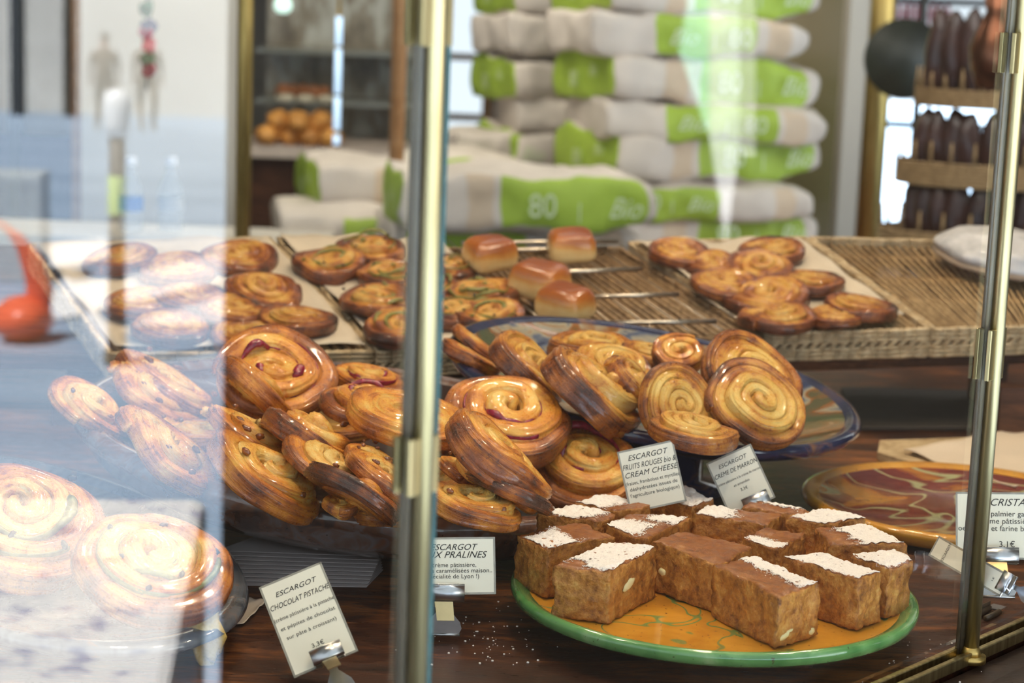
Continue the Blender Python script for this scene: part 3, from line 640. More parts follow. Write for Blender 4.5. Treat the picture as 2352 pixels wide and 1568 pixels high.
# grey plate
place('big', 0, 40, 1195, .075, 200, .56, 8, 1, 'big pistachio and chocolate swirl at the far left edge, washed out by the reflection', 'chocolate pistachio swirls on the grey plate')
place('big', 1, 345, 1295, .072, 188, .50, 16, 1, 'pistachio and chocolate swirl at the right of the grey plate, browned end outside the reflection', 'chocolate pistachio swirls on the grey plate')
# trays
ZT = .122
G2 = 'pistachio swirls on the middle parchment tray'
for n_, (px, py, a, lab) in enumerate([
 (760, 603, 80, 'leftmost pistachio swirl at the back of the middle parchment tray'), (852, 567, 78, 'farthest pistachio swirl at the back of the middle parchment tray'),
 (893, 628, 72, 'pistachio swirl half hidden by the nearest brass post, centre of the middle tray'), (862, 690, 86, 'dark-chipped pistachio swirl just left of the nearest brass post'),
 (1035, 608, 62, 'pistachio swirl at the back just right of the nearest brass post'), (1092, 672, 90, 'large pistachio swirl at the right border of the middle tray'),
 (925, 752, 84, 'nearest pistachio swirl at the front of the middle tray, beside the post'), (1035, 712, 72, 'pistachio swirl right of the post in the middle tray front'),
 (985, 655, 66, 'pistachio swirl hidden behind the nearest brass post'), (1130, 722, 80, 'pistachio swirl touching the rim of the blue platter')]):
    place('green', n_, px, py, ZT, a*1.08, .5, yaw=n_*1.1, tray=True, label=lab, group=G2)
G1 = 'golden swirls on the left parchment tray'
for n_, (px, py, a, lab) in enumerate([
 (545, 582, 82, 'golden swirl at the back right of the left tray, under the slim brass post'), (605, 662, 86, 'golden swirl in the middle right of the left tray'), (535, 705, 84, 'golden swirl beside the edge of the reflection, left tray'),
 (680, 728, 88, 'golden swirl nearest the right border of the left tray'), (565, 762, 84, 'golden swirl at the front of the left tray, above the berry swirl'), (275, 590, 80, 'faint swirl behind the bollard at the back of the left tray'),
 (400, 612, 84, 'faint swirl inside the reflection, back middle of the left tray'), (440, 680, 84, 'faint swirl inside the reflection, centre of the left tray'), (320, 690, 84, 'faint swirl inside the reflection, left of centre on the left tray'), (390, 745, 84, 'faint swirl inside the reflection at the front of the left tray')]):
    place('tray', n_, px, py, ZT, a*1.08, .5, yaw=n_*1.7, tray=True, label=lab, group=G1)
G4 = 'glazed swirls on the right parchment tray'
for n_, (px, py, a, lab) in enumerate([
 (1560, 575, 74, 'farthest left glazed swirl at the back of the right parchment tray'), (1772, 570, 72, 'farthest right glazed swirl at the back of the right parchment tray'), (1632, 600, 56, 'small glazed swirl behind the white reflection streak, right tray'),
 (1745, 612, 80, 'glazed swirl in the second row of the right parchment tray'), (1665, 645, 78, 'glazed swirl at the left border of the right parchment tray'), (1862, 640, 74, 'glazed swirl at the right border of the right parchment tray'),
 (1765, 675, 94, 'largest glazed swirl in the centre of the right parchment tray'), (1785, 722, 84, 'nearest glazed swirl on the right parchment tray'), (1915, 722, 62, 'small glazed swirl at the front right of the right tray'), (1975, 698, 80, 'glazed swirl at the rightmost corner of the parchment')]):
    place('tray', n_, px, py, ZT, a*1.08, .5, yaw=n_*2.3, tray=True, label=lab, group=G4)
# buns
def bun(px, py, wpx, label, yaw, z=.142):
    ql = TP(px, py, .024); d = ((MT @ ql)-Vector(EYE)).length; W = wpx*d/F; r = empty('brioche_bun', (ql.x, ql.y, .010), yaw); totray(r); tag(r, label, 'bun', 'square brioche buns on the wire rack')
    L, Wd, H = W*.50, W*.42, W*.62; vs = []; fs = []; bk = []; nu, nv = 28, 18
    for j in range(nv+1):
        ph = -math.pi/2+math.pi*j/nv
        for i in range(nu):
            th = 2*math.pi*i/nu; e = .42
            def sp(c, k): return math.copysign(abs(c)**k, c)
            x = L*sp(math.cos(ph), e)*sp(math.cos(th), e); y = Wd*sp(math.cos(ph), e)*sp(math.sin(th), e); z_ = H*.5+H*.5*sp(math.sin(ph), .6)
            y *= 1-.15*(z_/H)**2; x *= 1-.10*(z_/H)**2; z_ += .05*H*noise.noise(Vector((x*40, y*40, px)))
            vs.append((x, y, z_)); bk.append(min(1, max(0, (z_/H-.45)*1.5+.25*noise.noise(Vector((x*25, y*25, py))))))
    for j in range(nv):
        for i in range(nu): fs.append((j*nu+i, j*nu+(i+1) % nu, (j+1)*nu+(i+1) % nu, (j+1)*nu+i))
    me = mesh('crust', vs, fs, M['bun']); me.attributes.new('bake', 'FLOAT', 'POINT').data.foreach_set('value', bk); link('crust', me, r)
bun(1125, 590, 118, 'brioche bun at the back left of the wire rack, beside the parchment', .5)
bun(1312, 570, 112, 'brioche bun alone at the back of the wire rack under the green sack', .15)
bun(1240, 655, 132, 'upper of the two brioche buns at the left edge of the wire rack', 2.6)
bun(1298, 706, 128, 'lower of the two brioche buns, just behind the blue platter', 2.5)
# ------------------------------------------------------------ bread pudding cubes
ZP = .0285; ZTOP = .070
def cube(L, Fp, Rp, Bp, label, sugar=None, chunks=(), seed=0, ztop=ZTOP):
    c = [P(*p, ztop) for p in (L, Fp, Rp, Bp)]; m = sum(c, Vector())/4
    c = [m+(q-m)*.965 for q in c]; root = empty('bread_pudding_square', (m.x, m.y, ZP)); tag(root, label, 'cake', 'bread pudding squares on the green plate')
    H = ztop-ZP; nu = nv = 22; nh = 18
    def bil(u, v): return c[0]*(1-u)*(1-v)+c[1]*u*(1-v)+c[2]*u*v+c[3]*(1-u)*v - m
    def disp(p, k=1.0, sides=True):
        q = p*1.0+Vector((seed*.37, seed*.71, 0))
        d = Vector((noise.noise(q*70), noise.noise(q*70+Vector((5, 1, 2))), noise.noise(q*60+Vector((9, 4, 7)))*.6))*.0022
        d += Vector((noise.noise(q*230), noise.noise(q*230+Vector((5, 1, 2))), noise.noise(q*230+Vector((9, 4, 7)))))*.0016
        d += Vector((noise.noise(q*26), noise.noise(q*26+Vector((3, 1, 2))), noise.noise(q*30)))*.0016
        return p+d*k
    bm = bmesh.new(); grid = {}
    def vert(i, j, h):
        key = (i, j, h)
        if key in grid: return grid[key]
        u, v = i/nu, j/nv; p = bil(u, v); z = H*h/nh
        sp = 1+.03*(1-h/nh); p = Vector((p.x*sp, p.y*sp, z))
        # rounded crumbly rim
        p = disp(p); 
        if h == nh and (i in (0, nu) or j in (0, nv)): p.z -= .0012; p.x *= .985; p.y *= .985
        if h == 0: p.z = max(p.z, .0)
        grid[key] = bm.verts.new(p); return grid[key]
    for i in range(nu):
        for j in range(nv):
            f = bm.faces.new((vert(i, j, nh), vert(i+1, j, nh), vert(i+1, j+1, nh), vert(i, j+1, nh))); f.material_index = 1
            bm.faces.new((vert(i, j, 0), vert(i, j+1, 0), vert(i+1, j+1, 0), vert(i+1, j, 0)))
    for h in range(nh):
        for i in range(nu):
            bm.faces.new((vert(i, 0, h), vert(i+1, 0, h), vert(i+1, 0, h+1), vert(i, 0, h+1))); bm.faces.new((vert(i+1, nv, h), vert(i, nv, h), vert(i, nv, h+1), vert(i+1, nv, h+1)))
        for j in range(nv):
            bm.faces.new((vert(nu, j, h), vert(nu, j+1, h), vert(nu, j+1, h+1), vert(nu, j, h+1))); bm.faces.new((vert(0, j+1, h), vert(0, j, h), vert(0, j, h+1), vert(0, j+1, h+1)))
    bmesh.ops.recalc_face_normals(bm, faces=bm.faces)
    me = bpy.data.meshes.new('crumb'); bm.to_mesh(me); bm.free(); me.materials.append(M['crumb']); me.materials.append(M['crust']); me.polygons.foreach_set('use_smooth', [True]*len(me.polygons)); cr_ = link('crumb', me, root)
    if sugar:
        n = 110; vs = []; fs = []; keep = {}
        for j in range(n+1):
            for i in range(n+1):
                u, v = .02+.96*i/n, .02+.96*j/n; p = bil(u, v); p = Vector((p.x, p.y, H)); q = disp(p)
                q.x = p.x; q.y = p.y; q.z += .0004+.0003*noise.noise(p*900)
                if min(u, v, 1-u, 1-v) < .06: q.z -= .0006
                vs.append(q)
        for j in range(n):
            for i in range(n):
                u, v = .02+.96*(i+.5)/n, .02+.96*(j+.5)/n; p = bil(u, v); best = -9
                for (u0, u1, v0, v1) in sugar:
                    cu, cv, ru, rv = (u0+u1)/2, (v0+v1)/2, (u1-u0)/2, (v1-v0)/2
                    best = max(best, min((ru-abs(u-cu)), (rv-abs(v-cv))))
                k = best + .13*noise.noise(p*70+Vector((seed, 0, 0))) + .12*noise.noise(p*500)+.12*noise.noise(p*1100) + .07
                if k > 0 and noise.noise(p*300+Vector((3, seed, 0))) > -.62: fs.append((j*(n+1)+i, j*(n+1)+i+1, (j+1)*(n+1)+i+1, (j+1)*(n+1)+i))
        me = mesh('powdered_sugar', vs, fs, M['sugar']); o = link('powdered_sugar', me, root); sm = o.modifiers.new('thick', 'SOLIDIFY'); sm.thickness = .0003; sm.offset = 1
        bm = bmesh.new(); bm.from_mesh(me); bmesh.ops.delete(bm, geom=[v for v in bm.verts if not v.link_faces], context='VERTS'); bm.to_mesh(me); bm.free()
    for (face, u, h, lx, lz) in chunks:   # face 0: left-front wall, 1: right wall
        p = bil(u, 0) if face == 0 else bil(1, u); q = bil(u+.05, 0) if face == 0 else bil(1, u+.05); e = (q-p).normalized(); nrm = Vector((e.y, -e.x, 0))
        rot = Matrix((e, nrm, Vector((0, 0, 1)))).transposed() @ Matrix.Rotation(R(-18 if face == 1 else 5), 3, 'Y')
        MB().blob(Vector((p.x*1.015, p.y*1.015, H*h)), (lx, .0016, lz), seed, 2, .3, rot=rot).build('white_chocolate_chunk', M['white_choc'], cr_, True)
    return root
cube((1183, 1227), (1258, 1260), (1415, 1228), (1320, 1196), 'bread pudding square at the far left of the green plate, with a round sugar patch', [(.25, .95, .05, .42)], seed=1)
cube((1271, 1298), (1402, 1312), (1512, 1255), (1400, 1240), 'front left bread pudding square with a white chocolate chunk in its right face', [(.0, 1, .30, 1), (.5, 1, .1, 1)], [(1, .42, .55, .0105, .0042)], seed=2)
cube((1490, 1240), (1655, 1292), (1734, 1253), (1560, 1217), 'plain brown bread pudding square in the centre, without sugar', None, [(0, .2, .45, .004, .003)], seed=3)
cube((1635, 1295), (1788, 1367), (1888, 1340), (1733, 1276), 'nearest bread pudding square, with a diagonal stripe of sugar', [(0, 1, .66, 1)], [(1, .25, .20, .009, .003), (1, .85, .12, .0035, .003)], seed=4)
cube((1792, 1276), (1978, 1330), (2030, 1311), (1885, 1266), 'front right bread pudding square with its whole top sugared', [(-.2, 1.2, -.1, 1.2)], [(0, .88, .16, .006, .0025)], seed=5)
cube((1950, 1274), (2042, 1306), (2098, 1288), (2060, 1258), 'rightmost bread pudding square with a crumbly side', [(.0, 1.2, -.1, 1.2)], seed=6)
cube((1868, 1212), (1905, 1250), (2086, 1248), (1990, 1199), 'long bread pudding slice behind the rightmost square, sugared along its back', [(0, 1.1, .45, 1.2)], seed=7)
cube((1808, 1186), (1872, 1200), (1996, 1190), (1900, 1164), 'sugared bread pudding square at the back right, beside the burgundy plate', [(-.1, 1.1, -.1, 1.2)], seed=8)
cube((1592, 1178), (1760, 1200), (1800, 1178), (1620, 1160), 'bread pudding square in the back row with sugar on its left end', [(-.1, .38, .0, 1.2)], seed=9)
cube((1700, 1160), (1812, 1178), (1862, 1172), (1745, 1146), 'bread pudding square behind the middle of the back row, sugar only on its far edge', [(0, .8, .7, 1.2)], seed=10)
cube((1704, 1236), (1790, 1262), (1856, 1226), (1752, 1208), 'reddish brown bread pudding square between the centre one and the right ones', [(.2, 1, -.1, .28)], seed=11)
cube((1388, 1205), (1482, 1236), (1588, 1188), (1450, 1174), 'bread pudding square in the second row left of centre, with a streak of sugar', [(.10, .70, .05, .38), (.55, .95, .75, 1.1)], seed=12)
cube((1232, 1176), (1372, 1198), (1418, 1178), (1318, 1158), 'bread pudding square in the back left corner with sugar over its left half', [(-.1, .75, .1, 1.2)], seed=13)
cube((1316, 1150), (1425, 1172), (1500, 1158), (1392, 1132), 'bread pudding square at the very back left, half sugared', [(-.1, .55, -.1, 1.2)], seed=14)
cube((1482, 1122), (1590, 1166), (1643, 1146), (1575, 1116), 'bread pudding square at the very back, fully sugared, before the cream cards', [(-.1, 1.2, -.1, 1.2)], seed=15)
# ------------------------------------------------------------ plates
def plate(name, c, z, r, prof_in, prof_out, mi, mo, label, tilt=None, sx=1, sy=1, rz=0, cat='plate'):
    e = empty(name, (c[0], c[1], z)); tag(e, label, cat)
    if tilt: 
        N = Vector((-tilt[0], -tilt[1], 1)).normalized(); e.rotation_mode = 'QUATERNION'; e.rotation_quaternion = Vector((0, 0, 1)).rotation_difference(N)
    MB().lathe(prof_in, 96, sx=sx, sy=sy).build('inner_surface', mi, e, True, rot=(0, 0, rz)); MB().lathe(prof_out, 96, sx=sx, sy=sy).build('rim', mo, e, True, rot=(0, 0, rz)); return e
plate('green_rimmed_plate', (.171, 1.534), 0, .164, [(0, .0275), (.08, .0275), (.140, .0272), (.150, .029)], [(.150, .029), (.156, .0325), (.1605, .034), (.164, .0325), (.165, .029), (.163, .024), (.156, .020), (.12, .017), (.06, .0155), (0, .0155)], M['ochre'], M['green_glaze'], 'round ochre plate with green rim under the bread pudding squares')
o = MB().box((P(1722, 1532, 0).x, P(1722, 1532, 0).y+.031, .0077), (.098, .06, .0154)).build('terracotta_tile', M['terra_out'], bevel=.002); tag(o, 'small terracotta tile propping up the green-rimmed plate', 'tile')
o = MB().box((.18, 1.60, .0077), (.095, .06, .0154)).build('terracotta_tile', M['terra_out'], bevel=.002); tag(o, 'second terracotta tile hidden beneath the green-rimmed plate, farther back', 'tile')
plate('burgundy_plate', (.455, 1.912), 0, .155, [(0, .012), (.12, .013), (.140, .018)], [(.140, .018), (.150, .022), (.156, .021), (.158, .016), (.150, .006), (.12, 0), (0, 0)], M['burgundy'], M['ochre_rim'], 'empty burgundy and ochre plate with pale green lines, right of the bread pudding')
plate('blue_platter', (.145, 2.0), .114-.028, .215, [(0, .006), (.10, .006), (.16, .012), (.200, .028)], [(.200, .028), (.208, .032), (.215, .031), (.218, .026), (.212, .018), (.18, .004), (.12, -.006), (0, -.006)], M['blue_in'], M['blue_rim'], 'large blue marbled platter tilted forward, holding the plain golden swirls', (-.14, .08), cat='platter')
bs = empty('platter_stand', (.155, 2.0, 0)); tag(bs, 'dark cylindrical stand hidden beneath the blue marbled platter', 'stand')
MB().lathe([(0, 0), (.075, 0), (.072, .008), (.05, .012), (.05, .058), (0, .058)], 32).build('foot', M['blue_rim'], bs, True)
plate('terracotta_platter', (-.135, 1.872), .072-.034, .27, [(0, .006), (.14, .006), (.21, .014), (.252, .034)], [(.252, .034), (.262, .041), (.271, .039), (.276, .033), (.275, .026), (.268, .020), (.258, .004), (.235, -.010), (.14, -.016), (0, -.016)], M['terra_in'], M['terra_out'], 'huge dark glazed terracotta platter heaped with swirl pastries on the left', (-.10, .04), sx=1.05, cat='platter')
bs = empty('platter_stand', (-.135, 1.872, 0)); tag(bs, 'terracotta block hidden beneath the huge dark glazed platter', 'stand'); MB().lathe([(0, 0), (.08, 0), (.075, .02), (0, .02)], 32).build('foot', M['terra_out'], bs, True)
plate('grey_plate', (-.415, 1.625), 0, .15, [(0, .020), (.10, .020), (.135, .026)], [(.135, .026), (.143, .031), (.150, .030), (.152, .025), (.14, .012), (.10, .002), (0, .002)], M['grey_glaze'], M['grey_rim'], 'grey stoneware plate at bottom left carrying two big pistachio swirls', sx=2.15, rz=R(-57.4))
# ------------------------------------------------------------ shelf and wicker trays
ZS = -.036
sh = empty('raised_shelf', (0, .15, ZS)); tag(sh, 'dark wooden shelf sloping up behind the platters, carrying the wicker trays', 'shelf')
fr = [(tplan(-200, 822, ZS)[0], tplan(300, 822, ZS)[1]), (tplan(900, 822, ZS)[0], tplan(900, 835, ZS)[1]), tplan(1775, 818, ZS), tplan(2480, 795, ZS), (tplan(2480, 545, 0)[0], .36), (tplan(-100, 545, 0)[0], .36)]
MB().prism([(x, y-.15) for x, y in fr], -.022, 0).build('board', M['darkwood'], sh, bevel=.003)
totray(sh)
for x, y in ((-.55, .28), (.62, .30), (.60, .08), (-.50, -.02)):
    q = MT @ Vector((x, y, ZS-.022)); l = MB().box((0, 0, 0), (.04, .04, q.z)).build('leg', M['darkwood'], sh); l.matrix_parent_inverse = (MT @ Matrix.Translation((0, .15, ZS))).inverted(); l.location = (q.x, q.y, q.z/2)
def wicker_tray(c4, label, mat, rim, z0=ZS, zt=0., n=24, mullions=()):
    """c4: plan corners front-left, front-right, back-right, back-left"""
    c = [Vector((x, y, 0)) for x, y in c4]; m0 = sum(c, Vector())/4; c = [m0+(q-m0)*.985-m0 for q in c]
    e = empty('wicker_tray', (m0.x, m0.y, z0)); tag(e, label, 'tray', 'wicker display trays on the raised shelf'); h = zt-z0
    m = MB()
    for i in range(n):
        u = (i+.5)/n; a = c[0].lerp(c[1], u); b = c[3].lerp(c[2], u); r = (c[1]-c[0]).length/n*.33
        zz = h-.008+.0015*noise.noise(Vector((i*1.3, 0, 0)))
        m.tube(a+Vector((0, 0, zz)), b+Vector((0, 0, zz)), r, n=6)
    m.build('cane_floor', mat, e, True)
    m = MB()
    for v in (.12, .38, .62, .88):
        a = c[0].lerp(c[3], v); b = c[1].lerp(c[2], v); m.box((a+b)/2+Vector((0, 0, h-.0155)), ((b-a).length, .014, .008), Matrix.Rotation(math.atan2((b-a).y, (b-a).x), 3, 'Z'))
    m.build('cross_slat', mat, e)
    for k in range(4):
        a, b = c[k], c[(k+1) % 4]; m = MB(); rows = 7; d = (b-a).normalized(); nr = Vector((d.y, -d.x, 0)); L = (b-a).length; seg = max(8, int(L/.012))
        for q in range(rows):
            zz = .0025+q*(h-.003)/(rows-1)
            if q in (3,):   # twisted row
                for s_ in range(seg):
                    p0 = a+d*(L*s_/seg); p1 = a+d*(L*(s_+.8)/seg); m.tube(p0+Vector((0, 0, zz-.0035)), p1+Vector((0, 0, zz+.0035)), .0028, n=5)
            else:
                for s_ in range(12):
                    p0 = a+d*(L*s_/12)+nr*(.0012*math.sin(q+s_*2.1)); p1 = a+d*(L*(s_+1)/12)+nr*(.0012*math.sin(q+(s_+1)*2.1)); m.tube(p0+Vector((0, 0, zz)), p1+Vector((0, 0, zz)), .0030, n=6)
        m.build('woven_rim', rim, e, True)
    return totray(e)
tl = [tplan(250, 815, 0), tplan(862, 810, 0), tplan(622, 545, 0), tplan(60, 560, 0)]
wicker_tray(tl, 'left wicker tray lined with parchment, mostly behind the reflection', M['cane'], M['straw'])
tm = [tplan(868, 812, 0), (tplan(1250, 745, 0)[0], tplan(868, 812, 0)[1]+.06), tplan(1005, 560, 0), tplan(634, 545, 0)]
wicker_tray(tm, 'middle wicker tray lined with parchment, crossed by the nearest brass post', M['cane'], M['straw'])
tw = [(tm[1][0]+.006, tm[1][1]+.0), tplan(1752, 765, 0), tplan(1428, 560, 0), tplan(1012, 560, 0)]
wicker_tray(tw, 'dark wicker tray under the wire rack with four brioche buns', M['cane_dark'], M['cane_dark'], zt=-.006)
tr = [tplan(1770, 768, 0), tplan(2140, 758, 0), tplan(1850, 545, 0), tplan(1440, 557, 0)]
wicker_tray(tr, 'light wicker tray with a parchment sheet of glazed swirls on the right', M['cane'], M['straw'])
te = [tplan(2146, 758, 0), (tplan(2480, 748, 0)), tplan(2420, 560, 0), tplan(1856, 545, 0)]
wicker_tray(te, 'empty light wicker tray at the far right, beside the white loaf', M['cane'], M['straw'], n=30)
def sheet(pts, z, label, mat=None, name='parchment_sheet', th=.0008, curl=.006, seed=0, cat='parchment', group=None, loc=None, nn=24):
    c = [Vector((x, y, 0)) for x, y in pts]; m0 = sum(c, Vector())/4; vs = []; fs = []
    for j in range(nn+1):
        for i in range(nn+1):
            u, v = i/nn, j/nn; p = c[0]*(1-u)*(1-v)+c[1]*u*(1-v)+c[2]*u*v+c[3]*(1-u)*v - m0
            ed = max(abs(u-.5), abs(v-.5))*2; p.z = curl*max(0, ed-.8)*5*(.5+.5*noise.noise(Vector((u*5+seed, v*5, 1)))) + .0006*noise.noise(Vector((u*9, v*9, seed)))
            vs.append(p)
    for j in range(nn):
        for i in range(nn): fs.append((j*(nn+1)+i, j*(nn+1)+i+1, (j+1)*(nn+1)+i+1, (j+1)*(nn+1)+i))
    o = link(name, mesh(name, vs, fs, mat or M['parch']), None, (m0.x, m0.y, z)); s = o.modifiers.new('t', 'SOLIDIFY'); s.thickness = th; s.offset = 1
    if label: tag(o, label, cat, group)
    return o
def parch(*a_, **k_): return totray(sheet(*a_, **k_))
def inset(c4, a, b):
    c = [Vector((x, y, 0)) for x, y in c4]; m = sum(c, Vector())/4; return [tuple((m+(q-m)*k)[:2]) for q, k in zip(c, (a, b, b, a))]
parch(inset(tl, .93, .95), .0015, 'parchment under the golden swirls of the left tray', curl=.008, seed=1)
parch(inset(tm, .97, .98), .0015, 'parchment under the pistachio swirls of the middle tray', curl=.012, seed=2)
parch([tplan(1745, 752, .001), tplan(2075, 735, .001), tplan(1835, 560, .001), tplan(1455, 565, .001)], .0015, 'parchment with a curled edge under the glazed swirls of the right tray', curl=.014, seed=3)
# wire rack with cross wires
rk = empty('wire_rack', (0, 0, 0)); tag(rk, 'tinned wire cooling rack on the dark wicker tray under the brioche buns', 'rack')
m = MB(); zr = .008
rows = [((1180, 628), (1475, 618)), ((1330, 682), (1560, 676)), ((1380, 742), (1645, 738)), ((1080, 578), (1395, 568)), ((1060, 558), (1420, 553))]
for a, b in rows:
    A = TP(*a, zr); B = TP(*b, zr); m.tube(A, B, .0030, n=6); 
m.build('cross_wire', M['wire'], rk, True)
m = MB(); A0, A1 = Vector((*tw[0], zr-.003)), Vector((*tw[1], zr-.003)); B0, B1 = Vector((*tw[3], zr-.003)), Vector((*tw[2], zr-.003))
for i in range(7):
    u = .04+.92*i/6; m.tube(A0.lerp(A1, u), B0.lerp(B1, u), .0007, n=5)
m.build('long_wire', M['wire'], rk, True); totray(rk)
# white loaf
q = TP(2300, 580, .02); lf = empty('white_loaf', (q.x, q.y, .002)); totray(lf); tag(lf, 'large white loaf thickly coated with flour on the empty tray at far right', 'bread')
m = MB(); m.blob((0, 0, .020), (.085, .062, .026), 4, 4, .12, rot=Matrix.Rotation(R(-30), 3, 'Z')); m.build('flour_crust', plain('floury_white_crust', (.52, .50, .50), .45, 0, 60, .25, .3, bump=1, bd=.004), lf, True)
m = MB(); m.blob((0, 0, .010), (.089, .065, .012), 4, 3, .08, rot=Matrix.Rotation(R(-30), 3, 'Z')); m.build('base_crust', plain('brown_base', (.28, .2, .14), .6), lf, True)
# ------------------------------------------------------------ cards and clips
def frame3(TL, TR, BL): 
    X = (TR-TL); w_ = X.length; X = X.normalized(); Y = (TL-BL); Y = (Y-X*Y.dot(X)); h_ = Y.length; Y = Y.normalized(); return X, Y, X.cross(Y), w_, h_
def text_mesh(body, size, shear=0, space=1.):
    cu = bpy.data.curves.new('t', 'FONT'); cu.body = body; cu.size = size; cu.align_x = 'CENTER'; cu.shear = shear; cu.space_character = space; cu.offset = 0; cu.resolution_u = 4
    o = bpy.data.objects.new('t', cu); COL.objects.link(o); bpy.context.view_layer.update()
    me = bpy.data.meshes.new_from_object(o.evaluated_get(bpy.context.evaluated_depsgraph_get())); bpy.data.objects.remove(o); return me
def card(TL, TR, BL, dt, db, lines, label, clip=None, wid=None):
    """laminated card; corner pixels, distance of top and bottom edges from the camera"""
    a, b, c = D(*TL, dt), D(*TR, dt), D(*BL, db); X, Y, N, W, H = frame3(a, b, c)
    if wid: W = wid
    r = empty('price_card'); r.matrix_world = Matrix(((X.x, Y.x, N.x, c.x), (X.y, Y.y, N.y, c.y), (X.z, Y.z, N.z, c.z), (0, 0, 0, 1)))
    tag(r, label, 'sign')
    pc = MB().box((W/2, H/2, 0), (W*.965, H*.965, .0007)).build('paper_card', M['card'], r)
    fr_ = MB(); 
    for bx in ((W/2, .0006, W, .0018), (W/2, H-.0006, W, .0018)): fr_.box((bx[0], bx[1], 0), (bx[2], bx[3]*.9, .0009))
    for bx in ((.0006, H/2), (W-.0006, H/2)): fr_.box((bx[0], bx[1], 0), (.0016, H, .0009))
    fr_.build('laminate_edge', M['plastic'], r)
    for (s, y, sz, sh_) in lines:
        me = text_mesh(s, sz*W, sh_, 1.02); mw = max(v.co.x for v in me.vertices)-min(v.co.x for v in me.vertices); k = min(1, W*.95/mw)
        me.materials.clear(); me.materials.append(M['ink']); o = link('lettering', me, pc, (W/2, y*H, .0006)); o.scale = (k, 1, 1)
    return r, X, Y, N, W, H, c
def clip(pos, X, Y, N, W=.030, label='', open_=True, base=True, gold=True):
    """bulldog clip gripping the card's lower edge, its lower wing standing on the table"""
    r = empty('bulldog_clip'); r.matrix_world = Matrix(((X.x, Y.x, N.x, pos.x), (X.y, Y.y, N.y, pos.y), (X.z, Y.z, N.z, pos.z), (0, 0, 0, 1))); tag(r, label, 'clip', 'steel bulldog clips holding the cards')
    m = MB(); pr = [(-.0012, .007), (.001, .0065), (.0034, .004), (.0042, .0), (.003, -.004), (.0008, -.006)]
    for sg in (1, -1):
        vs = []; 
        for x in (-W/2, W/2):
            for z, y in pr: vs.append((x, y, sg*(abs(z)+.0008)))
        n = len(pr); m.add(vs, [(i, i+1, n+i+1, n+i) for i in range(n-1)])
    o = m.build('jaw', M['steel'], r, True); s = o.modifiers.new('t', 'SOLIDIFY'); s.thickness = .0008; s.offset = 0
    m = MB(); m.tube((-W*.46, -.0055, 0), (W*.46, -.0055, 0), .0018, n=10); m.build('spring', M['brown_metal'], r, True)
    m = MB(); m.add([(-W*.22, -.006, .003), (W*.22, -.006, .003), (W*.26, -.019, .011), (-W*.16, -.019, .011)], [(0, 1, 2, 3)]); m.add([(-W*.22, -.006, .003), (-W*.26, -.006, .001), (-W*.26, -.010, .001), (-W*.20, -.010, .005)], [(0, 1, 2, 3)])
    o = m.build('upper_wing', M['goldclip' if gold else 'steel'], r); s = o.modifiers.new('t', 'SOLIDIFY'); s.thickness = .0008; s.offset = 0
    m = MB(); out = [(-W*.12, -.006), (W*.12, -.006), (W*.14, -.014), (W*.40, -.024), (W*.44, -.029), (W*.36, -.034), (-W*.36, -.034), (-W*.44, -.029), (-W*.40, -.024), (-W*.14, -.014)]
    m.add([(x, y, -.003-.0*y) for x, y in out], [tuple(range(len(out)))]); lw_ = o = m.build('lower_wing', M['steel'], r); s = o.modifiers.new('t', 'SOLIDIFY'); s.thickness = .0007; s.offset = 0
    m = MB(); m.tube((-W*.40, -.034, -.003), (W*.40, -.034, -.003), .0014, n=10); m.build('hinge_roll', M['steel'], lw_, True)
    return r
HAND = .35
lin = lambda *a: list(a)
c1 = card((580, 1356), (722, 1297), (676, 1556), 1.500, 1.455, [('ESCARGOT', .83, .125, HAND), ('CHOCOLAT PISTACHE', .71, .135, HAND), ('(crème pâtissière à la pistache', .585, .094, 0), ('et pépites de chocolat', .48, .094, 0), ('sur pâte à croissant)', .375, .094, 0), ('3,3€', .20, .105, 0)], 'cream price card reading chocolat pistache, tilted at the front left')
clip(D(752, 1502, 1.452), c1[1], c1[2], c1[3], .024, 'bulldog clip gripping the chocolat pistache card')
c2 = card((890, 1236), (1083, 1234), (944, 1366), 1.555, 1.545, [('ESCARGOT', .78, .105, HAND), ('AUX PRALINES', .64, .115, HAND), ('(crème pâtissière,', .48, .075, 0), ('pralines caramélisées maison..', .38, .075, 0), ('spécialité de Lyon !)', .28, .075, 0), ('3,3€', .10, .080, 0)], 'cream price card reading pralines, standing partly behind the nearest brass post')
clip(D(1020, 1362, 1.543), c2[1], Vector((0, .05, 1)).normalized(), c2[1].cross(Vector((0, .05, 1)).normalized()), .032, 'bulldog clip gripping the pralines card, right of the nearest post')
card((1410, 1040), (1538, 1012), (1448, 1178), 1.725, 1.715, [('ESCARGOT', .82, .135, HAND), ('FRUITS ROUGES bio &', .68, .135, HAND), ('CREAM CHEESE', .55, .135, HAND), ('(fraises, framboises et myrtilles', .43, .09, 0), ('déshydratées issues de', .33, .09, 0), ("l'agriculture biologique)", .23, .09, 0)], 'cream price card reading fruits rouges and cream cheese, behind the sugared squares')
c4 = card((1611, 1070), (1713, 1024), (1678, 1188), 1.76, 1.75, [('ESCARGOT', .82, .12, HAND), ('CREME DE MARRON', .68, .13, HAND), ('(crème pâtissière à la crème de marron', .55, .075, 0), ('et amandes', .44, .075, 0), ('3,3€', .33, .085, 0)], 'small cream price card reading creme de marron, below the blue platter')
clip(D(1738, 1152, 1.748), c4[1], c4[2], c4[3], .024, 'bulldog clip on the creme de marron card, mostly hidden by the squares')
